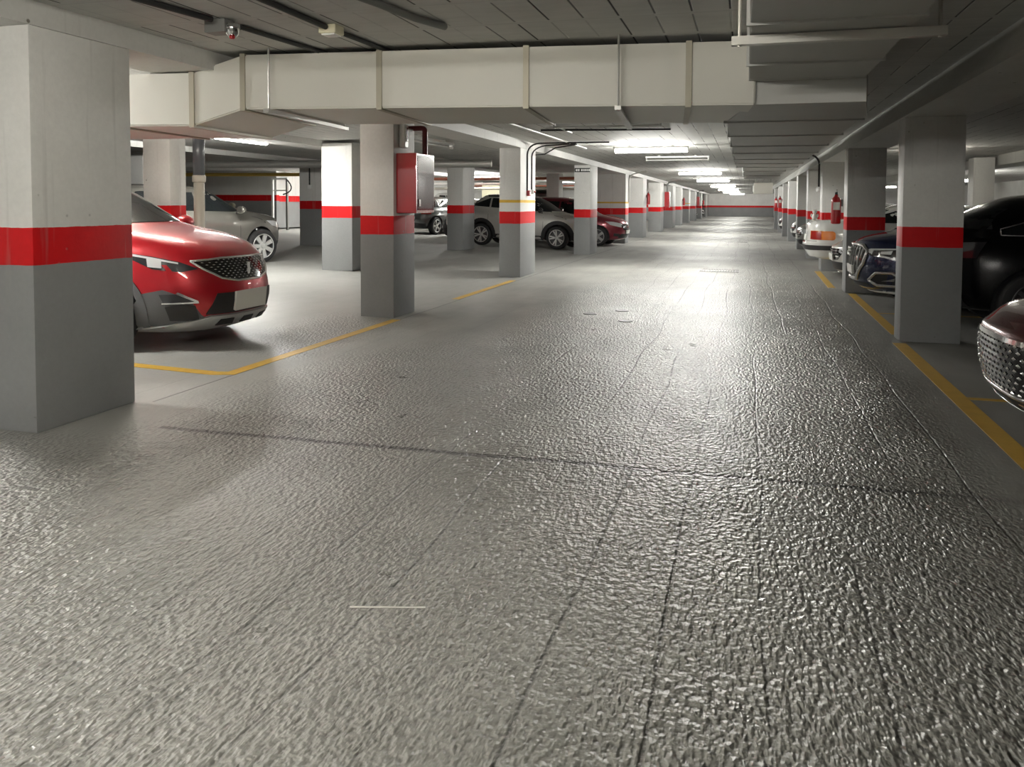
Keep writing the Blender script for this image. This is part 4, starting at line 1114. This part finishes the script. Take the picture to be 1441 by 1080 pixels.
# --- silver crossover -------------------------------------------------
sp = dict(L=4.18, W=1.77, H=1.66, hz=.98, cowl=1.11, cowlx=1.02, belt=1.08, zb=.23, wb=2.56, fo=.84, wr=.35, nf=3.2, rr=.42, kick=.10)
hd = rad(-6.6); x, y = from_wheel(-5.56, 23.95, hd, sp)
c = Car('crossover', 'silver crossover with black wheel arches parked between the striped and sign pillars', x, y, fz(x) + .01, hd, sp, P_SIL2)
c.wheels(5, True); c.glasshouse(); c.mirrors(M['trimblack']); c.doors(); c.arches(M['black'], w=.115); c.generic_front(); c.generic_rear(M['lampclear']); c.bonnet_gap()
n, t = c.nose, c.tail
c.side('rear_bumper_cladding', [(t + .02, .28), (c.axr - .42, .28), (c.axr - .45, .50), (t + .1, .56)], M['black'], off=.012)
c.side('roof_rail', [(n - 2.0, 1.565), (n - 3.3, 1.55), (n - 3.3, 1.575), (n - 2.0, 1.59)], M['trimblack'], off=.03, th=.03)
c.rear('tailgate_trim', [(-.6, .62), (.6, .62), (.6, .70), (-.6, .70)], M['black'], off=.01)
# --- dark red car -------------------------------------------------------
sp = dict(L=4.3, W=1.80, H=1.62, hz=.90, cowl=1.06, cowlx=1.05, belt=1.0, zb=.19, wr=.33, nf=2.9)
c = Car('hatchback', 'wine red car whose nose pokes out beyond the sign pillar', -6.05, 27.75, fz(-6), rad(-3), sp, P_WINE)
c.wheels(5, False); c.glasshouse(); c.mirrors(); c.doors(); c.generic_front(); c.bonnet_gap()
# --- cars behind the hose cabinet -----------------------------------------
sp = dict(L=4.2, W=1.78, H=1.50, hz=.88, cowl=1.02, belt=1.0, zb=.2)
c = Car('hatchback', 'dark hatchback with pale rear plate, seen between hose cabinet and slim pillar', -12.2, 31.0, fz(-12.2), rad(78), sp, P_GREY)
c.wheels(5, False); c.glasshouse(); c.doors(); c.generic_rear(); c.generic_front()
c = Car('suv', 'white SUV with dark rear window far behind the hose cabinet', -14.9, 38.5, fz(-14.9), rad(80), dict(L=4.6, W=1.88, H=1.70, belt=1.1, cowl=1.12, hz=.98), P_WHITE)
c.wheels(5, False); c.glasshouse(); c.doors(); c.generic_rear(); c.generic_front()
c = Car('hatchback', 'silver car partly hidden by the slim pillar beside the dark hatchback', -9.9, 30.2, fz(-9.9), rad(78), dict(L=4.1, W=1.74, H=1.48, hz=.88, cowl=1.0, belt=.98, zb=.2), P_SIL2)
c.wheels(5, False); c.glasshouse(); c.doors(); c.generic_rear(); c.generic_front()

# --- maroon car ----------------------------------------------------------
sp = dict(L=4.45, W=1.84, H=1.46, hz=.80, cowl=.98, cowlx=1.25, belt=.95, zb=.17, wr=.335, nf=3.6, g1=.015, g2=.05, g3=.11)
c = Car('hatchback', 'maroon car with bright diamond grille, nose cut by the right edge of the view', 1.47 + 4.45 / 2, 5.62, 0, PI, sp, P_MAR)
n = c.nose
c.wheels(5, True); c.glasshouse(); c.mirrors(); c.doors(); c.bonnet_gap()
gp = [(-.60, .60), (-.56, .42), (-.40, .325), (.40, .325), (.56, .42), (.60, .60), (.50, .655), (-.50, .655)]
g = c.front('grille', gp, M['trimblack'], off=.006)
c.studs('grille_diamonds', gp, M['chrome'], .074, .036, .022, .012, g, off=.010)
c.outline('grille_frame', (-1, 0, 0), [(0, -.60, .60), (0, -.56, .42), (0, -.40, .325), (0, .40, .325), (0, .56, .42), (0, .60, .60)], .014, M['chrome'], g, off=.008, closed=False)
c.front('grille_crossbar', [(-.58, .635), (.58, .635), (.56, .665), (-.56, .665)], M['chrome'], off=.012, parent=g)
h = c.corner('headlight', [(n - .05, .585, .60), (n - .12, .70, .57), (n - .32, .88, .62), (n - .46, .92, .70), (n - .30, .86, .715), (n - .10, .66, .70), (n - .05, .59, .68)], M['lampdark'], ang=40, off=.008)
for k_ in (0, 1):
    sd = (1, -1)[k_]; A = rad(40); d = (-math.cos(A), -sd * math.sin(A), 0)
    c.patch('lamp_unit', d, [(n - .07, sd * .61, .62), (n - .14, sd * .71, .60), (n - .14, sd * .71, .68), (n - .07, sd * .61, .68)], M['lampclear'], off=.014, parent=h[k_])
    c.patch('lamp_unit', d, [(n - .18, sd * .75, .61), (n - .29, sd * .85, .64), (n - .29, sd * .85, .69), (n - .18, sd * .75, .68)], M['lampclear'], off=.014, parent=h[k_])
c.front('lower_intake', [(-.62, .215), (.62, .215), (.52, .30), (-.52, .30)], M['black'], off=.008)
c.outline('splitter', (-1, 0, 0), [(0, -.86, .25), (0, -.70, .205), (0, .70, .205), (0, .86, .25)], .016, M['chrome'], off=.012, closed=False)
c.outline('intake_trim', (-1, 0, 0), [(0, -.66, .27), (0, -.5, .25), (0, .5, .25), (0, .66, .27)], .006, M['chrome'], off=.014, closed=False)
# --- black car tail-out beside the nearest right pillar -------------------------
sp = dict(L=4.55, W=1.88, H=1.58, hz=.95, cowl=1.08, cowlx=1.15, belt=1.06, zb=.24, wr=.36, rr=.62, nr=3.4, dl=.42, kick=.02, chrome_handles=True)
c = Car('suv', 'black SUV parked tail-out directly behind the nearest right pillar', 2.0 + 4.55 / 2, 10.72, 0, 0, sp, P_BLK)
c.wheels(5, True, rim=M['rimdark'], dark=M['black']); c.glasshouse(); c.mirrors(); c.doors(); c.generic_rear(M['lampdark']); c.generic_front(lights='dark')
zl, zu, xa, xe = c.zl, c.zu, c.xa0, c.xe0
gx = [lerp(xe - .02, xa, k / 16) for k in range(17)]
c.outline('window_trim', (0, -1, 0), [(x, 0, zl(x) - .015) for x in gx] + [(x, 0, zu(x) + .012) for x in gx[::-1]], .010, M['chrome'], off=.012)
c.outline('window_trim', (0, 1, 0), [(x, 0, zl(x) - .015) for x in gx] + [(x, 0, zu(x) + .012) for x in gx[::-1]], .010, M['chrome'], off=.012)
c.side('sill_trim', [(-1.3, .355), (1.0, .355), (1.0, .372), (-1.3, .372)], M['chrome'], off=.010)
# --- navy SUV -------------------------------------------------------------
sp = dict(L=4.48, W=1.86, H=1.61, hz=.97, cowl=1.10, cowlx=1.10, belt=1.05, zb=.21, wr=.36, nf=2.9, g1=.02, g2=.05, g3=.12)
c = Car('suv', 'navy blue SUV with four-ring emblem and chrome grille between the first two right pillars', 1.47 + 4.48 / 2, 12.72, 0, PI, sp, P_NAVY)
n = c.nose
c.wheels(5, True); c.glasshouse(); c.mirrors(); c.doors(); c.bonnet_gap(); c.arches(P_NAVY, sill=False)
gp = [(-.40, .87), (-.50, .80), (-.47, .62), (-.30, .40), (.30, .40), (.47, .62), (.50, .80), (.40, .87)]
g = c.front('grille', gp, M['trimblack'], off=.008)
for y0 in (-.36, -.27, -.18, -.09, 0, .09, .18, .27, .36):
    zb_ = .43 + max(0, abs(y0) - .28) * 1.6
    c.front('grille_bar', [(y0 - .009, zb_), (y0 + .009, zb_), (y0 + .009, .85), (y0 - .009, .85)], M['dark_steel'], off=.014, parent=g)
c.outline('grille_frame', (-1, 0, 0), [(0, y_, z_) for y_, z_ in gp], .030, M['chrome'], g, off=.010)
bb = MB()
for y0 in (-.135, -.045, .045, .135):
    p = c.bvh.ray_cast(Vector((6, y0, .775)), Vector((-1, 0, 0)))[0]
    torus(bb, p + Vector((.045, 0, 0)), .058, .010, (1, 0, .1))
bb.build('ring_emblem', M['chrome'], g, True)
h = c.corner('headlight', [(n - .06, .545, .80), (n - .12, .62, .74), (n - .25, .76, .715), (n - .36, .86, .675), (n - .50, .92, .74), (n - .66, .93, .86), (n - .40, .87, .855), (n - .12, .62, .835)], M['lampdark'], ang=42, off=.008)
for k_ in (0, 1):
    sd = (1, -1)[k_]; A = rad(42); d = (-math.cos(A), -sd * math.sin(A), 0)
    c.patch('daylight_strip', d, [(n - .07, sd * .555, .805), (n - .12, sd * .62, .835), (n - .40, sd * .87, .85), (n - .64, sd * .93, .855), (n - .64, sd * .93, .84), (n - .40, sd * .87, .832), (n - .15, sd * .655, .812), (n - .14, sd * .64, .76)], M['lampclear'], off=.015, parent=h[k_])
    c.patch('daylight_strip', d, [(n - .15, sd * .65, .735), (n - .26, sd * .77, .715), (n - .37, sd * .865, .68), (n - .46, sd * .905, .72), (n - .42, sd * .89, .745), (n - .35, sd * .85, .715), (n - .24, sd * .755, .745)], M['lampclear'], off=.015, parent=h[k_])
    c.patch('lamp_unit', d, [(n - .22, sd * .735, .765), (n - .32, sd * .82, .765), (n - .33, sd * .83, .815), (n - .22, sd * .735, .80)], M['lampclear'], off=.013, parent=h[k_])
    A = rad(38); d = (-math.cos(A), -sd * math.sin(A), 0)
    op = [(n - .10, sd * .60, .40), (n - .16, sd * .70, .505), (n - .30, sd * .845, .515), (n - .38, sd * .89, .46), (n - .40, sd * .905, .335), (n - .16, sd * .695, .335)]
    o = c.patch('side_intake', d, op, M['black'], off=.010)
    c.outline('intake_frame', d, op, .024, M['chrome'], o, off=.012)
    c.patch('intake_blade', d, [(n - .20, sd * .745, .39), (n - .32, sd * .85, .40), (n - .33, sd * .86, .44), (n - .28, sd * .82, .42)], M['dark_steel'], off=.016, parent=o)
c.front('lower_intake', [(-.5, .245), (.5, .245), (.46, .35), (-.46, .35)], M['black'], off=.008)
c.front_plate(.52)
c.outline('splitter', (-1, 0, 0), [(0, -.80, .275), (0, -.55, .232), (0, .55, .232), (0, .80, .275)], .02, M['satin'], off=.010, closed=False)
# --- silver hatchback ----------------------------------------------------------
sp = dict(L=4.0, W=1.72, H=1.45, hz=.80, cowl=.97, cowlx=1.05, belt=.93, zb=.18, wr=.31, nf=2.8, g2=.07, g3=.16, mo=-.06)
c = Car('hatchback', 'silver grey hatchback nose half hidden by the second right pillar, below the white sedan', 1.50 + 2.0, 15.80, 0, PI, sp, P_SIL2)
n = c.nose
c.wheels(5, False); c.glasshouse(); c.mirrors(); c.doors(); c.generic_front(grille=True, plate=False); c.bonnet_gap()
c.front_plate(.50)
c.corner('chrome_fog_frame', [(n - .06, .52, .24), (n - .30, .80, .26), (n - .32, .82, .39), (n - .12, .62, .40), (n - .10, .60, .375), (n - .28, .79, .365), (n - .27, .78, .285), (n - .08, .56, .27)], M['chrome'], ang=40, off=.014)
c.front('chrome_lip', [(-.70, .205), (.70, .205), (.70, .23), (-.70, .23)], M['chrome'], off=.014)
# --- white sedan tail -----------------------------------------------------------
sp = dict(L=4.5, W=1.74, H=1.42, hz=.84, cowl=.98, cowlx=1.25, belt=.97, zb=.27, wr=.315, kind='sedan', trunkz=1.07, trunkl=.95, nr=4.6, nf=4, mo=-.06)
c = Car('sedan', 'old white sedan parked tail-out with large orange and red tail lamp', 1.17 + 2.25, 17.55, .06, 0, sp, P_WHITE)
t = c.tail
c.wheels(7, False); c.glasshouse(); c.mirrors(); c.doors(); c.generic_front()
def band(name, z0, z1, mat, off=.012, xe=.62, th=.03):
    c.rear(name, [(-.70, z0), (.70, z0), (.70, z1), (-.70, z1)], mat, off=off, th=th)
    c.side(name, [(t + .05, z0), (t + xe, z0), (t + xe, z1), (t + .05, z1)], mat, off=off, th=th)
    c.both(name, (math.cos(rad(45)), -math.sin(rad(45)), 0), [(t + .0, .62, z0), (t + .28, .9, z0), (t + .28, .9, z1), (t + .0, .62, z1)], mat, off=off, th=th)
band('bumper', .38, .63, P_WHITE, .045, th=.06)
band('bumper_strip', .50, .585, M['black'], .056)
tl = c.both('tail_light', (math.cos(rad(62)), -math.sin(rad(62)), 0), [(t + .03, .60, .70), (t + .41, .87, .69), (t + .445, .87, .70), (t + .465, .87, .73), (t + .465, .87, .82), (t + .445, .87, .85), (t + .41, .87, .865), (t + .03, .60, .87)], M['lamporange'], off=.012)
for k_ in (0, 1):
    sd = (1, -1)[k_]
    c.patch('red_segment', (math.cos(rad(50)), -sd * math.sin(rad(50)), 0), [(t + .03, sd * .60, .70), (t + .15, sd * .83, .70), (t + .15, sd * .83, .86), (t + .03, sd * .60, .86)], M['lampred'], off=.017, parent=tl[k_])
c.rear_plate(.72)
c.rear('boot_gap', [(-.66, .66), (.66, .66), (.66, .668), (-.66, .668)], M['black'], off=.003)
tz = c.bvh.ray_cast(Vector((t + .20, .30, 3)), Vector((0, 0, -1)))[0].z + .06
# small white plush toy on its boot
ty = empty('plush_toy', (1.17 + .16, 17.35, tz - .004))
def blob(name, cc, sc, parent, mat):
    bm = bmesh.new(); bmesh.ops.create_uvsphere(bm, u_segments=14, v_segments=10, radius=1)
    bmesh.ops.transform(bm, verts=bm.verts, matrix=Matrix.Translation(cc) @ Matrix.Diagonal((*sc, 1)))
    me = bpy.data.meshes.new(name); bm.to_mesh(me); bm.free(); me.materials.append(mat)
    for p in me.polygons: p.use_smooth = True
    return link(name, me, parent)
blob('body', (0, 0, .075), (.055, .05, .075), ty, M['toy']); blob('head', (0, 0, .175), (.045, .042, .045), ty, M['toy'])
for sx in (-1, 1):
    blob('ear', (sx * .03, 0, .22), (.014, .012, .022), ty, M['toy']); blob('arm', (sx * .06, .0, .10), (.016, .018, .04), ty, M['toy']); blob('foot', (sx * .035, -.035, .018), (.022, .035, .018), ty, M['toy'])
tag(ty, 'small white plush figure sitting on the white sedan boot', 'soft toy')
# --- cars farther along the right ---------------------------------------------------
c = Car('sedan', 'dark grey saloon nose in front of the shaded fifth right pillar', 1.42 + 2.25, 25.0, 0, PI, dict(L=4.5, W=1.78, H=1.44, hz=.84, cowl=.99, cowlx=1.3, belt=.97, zb=.2, wr=.32, kind='sedan', trunkz=1.0, trunkl=.8, nf=3.0), P_SILV)
c.wheels(5, False); c.glasshouse(); c.mirrors(); c.doors(); c.generic_front()
c = Car('hatchback', 'white hatchback with dark headlamp, tucked behind the grey saloon on the right', 1.55 + 2.05, 30.4, 0, PI, dict(L=4.1, W=1.74, H=1.5, hz=.86, cowl=1.0, belt=.97, zb=.2, nf=2.9), P_WHITE)
c.wheels(5, False); c.glasshouse(); c.mirrors(); c.doors(); c.generic_front(lights='dark')
c = Car('hatchback', 'small white car with black front intake, farthest clear car on the right', 1.5 + 2.0, 40.6, 0, PI, dict(L=4.0, W=1.74, H=1.48, hz=.84, cowl=.99, belt=.95, zb=.19, nf=3.0), P_WHITE)
c.wheels(5, False); c.glasshouse(); c.mirrors(); c.doors(); c.generic_front(lights='dark')
c = Car('hatchback', 'tiny dark car by the right end of the far wall', 2.1 + 2.0, 58.5, 0, PI, dict(L=4.0, W=1.74, H=1.48, hz=.84, cowl=.99, belt=.95, zb=.19, nf=3.0), P_BLK)
c.wheels(5, False); c.glasshouse(); c.mirrors(); c.generic_front()
c = Car('hatchback', 'tiny black car between the last left pillars', -4.35 - 2.0, 75.6, fz(-6.3), 0, dict(L=4.0, W=1.74, H=1.48, hz=.84, cowl=.99, belt=.95, zb=.19, nf=3.0), P_BLK)
c.wheels(5, False); c.glasshouse(); c.mirrors(); c.generic_front()
c = Car('hatchback', 'tiny white car just before the left end of the far wall', -4.25 - 2.0, 86.5, fz(-6.3), 0, dict(L=4.0, W=1.74, H=1.48, hz=.84, cowl=.99, belt=.95, zb=.19, nf=3.0), P_WHITE)
c.wheels(5, False); c.glasshouse(); c.mirrors(); c.generic_front(lights='dark')


# ------------------------------------------------------------------ world and camera
w = bpy.data.worlds.new('world'); S.world = w; w.use_nodes = True
w.node_tree.nodes['Background'].inputs[0].default_value = (.9, .93, 1, 1); w.node_tree.nodes['Background'].inputs[1].default_value = .02
cd = bpy.data.cameras.new('camera'); cam = bpy.data.objects.new('camera', cd); COL.objects.link(cam); S.camera = cam
cd.sensor_fit = 'HORIZONTAL'; cd.sensor_width = 36; cd.lens = 1130 / 1441 * 36; cd.clip_start = .05; cd.clip_end = 300
cd.shift_y = -(540 - 337) / 1441; cd.shift_x = 0
yaw, pit, rol = rad(16.25), rad(-2.58), rad(.25)
f = Vector((-math.sin(yaw) * math.cos(pit), math.cos(yaw) * math.cos(pit), math.sin(pit)))
r = Vector((math.cos(yaw), math.sin(yaw), 0)); u = r.cross(f)
r2 = r * math.cos(rol) + u * math.sin(rol); u2 = -r * math.sin(rol) + u * math.cos(rol)
cam.matrix_world = Matrix(((r2.x, u2.x, -f.x, 0), (r2.y, u2.y, -f.y, 0), (r2.z, u2.z, -f.z, 1.45), (0, 0, 0, 1)))
S.view_settings.view_transform = 'Standard'; S.view_settings.look = 'None'; S.view_settings.exposure = 2.95; S.view_settings.gamma = 1
S.view_settings.use_curve_mapping = False
S.cycles.seed = 11; S.cycles.use_denoising = True; S.cycles.denoising_prefilter = 'NONE'; S.cycles.max_bounces = 7; S.cycles.diffuse_bounces = 5; S.cycles.glossy_bounces = 3
S.cycles.sample_clamp_indirect = 2; S.cycles.sample_clamp_direct = 5; S.cycles.use_adaptive_sampling = False; S.cycles.use_light_tree = True
S.cycles.caustics_reflective = False; S.cycles.caustics_refractive = False
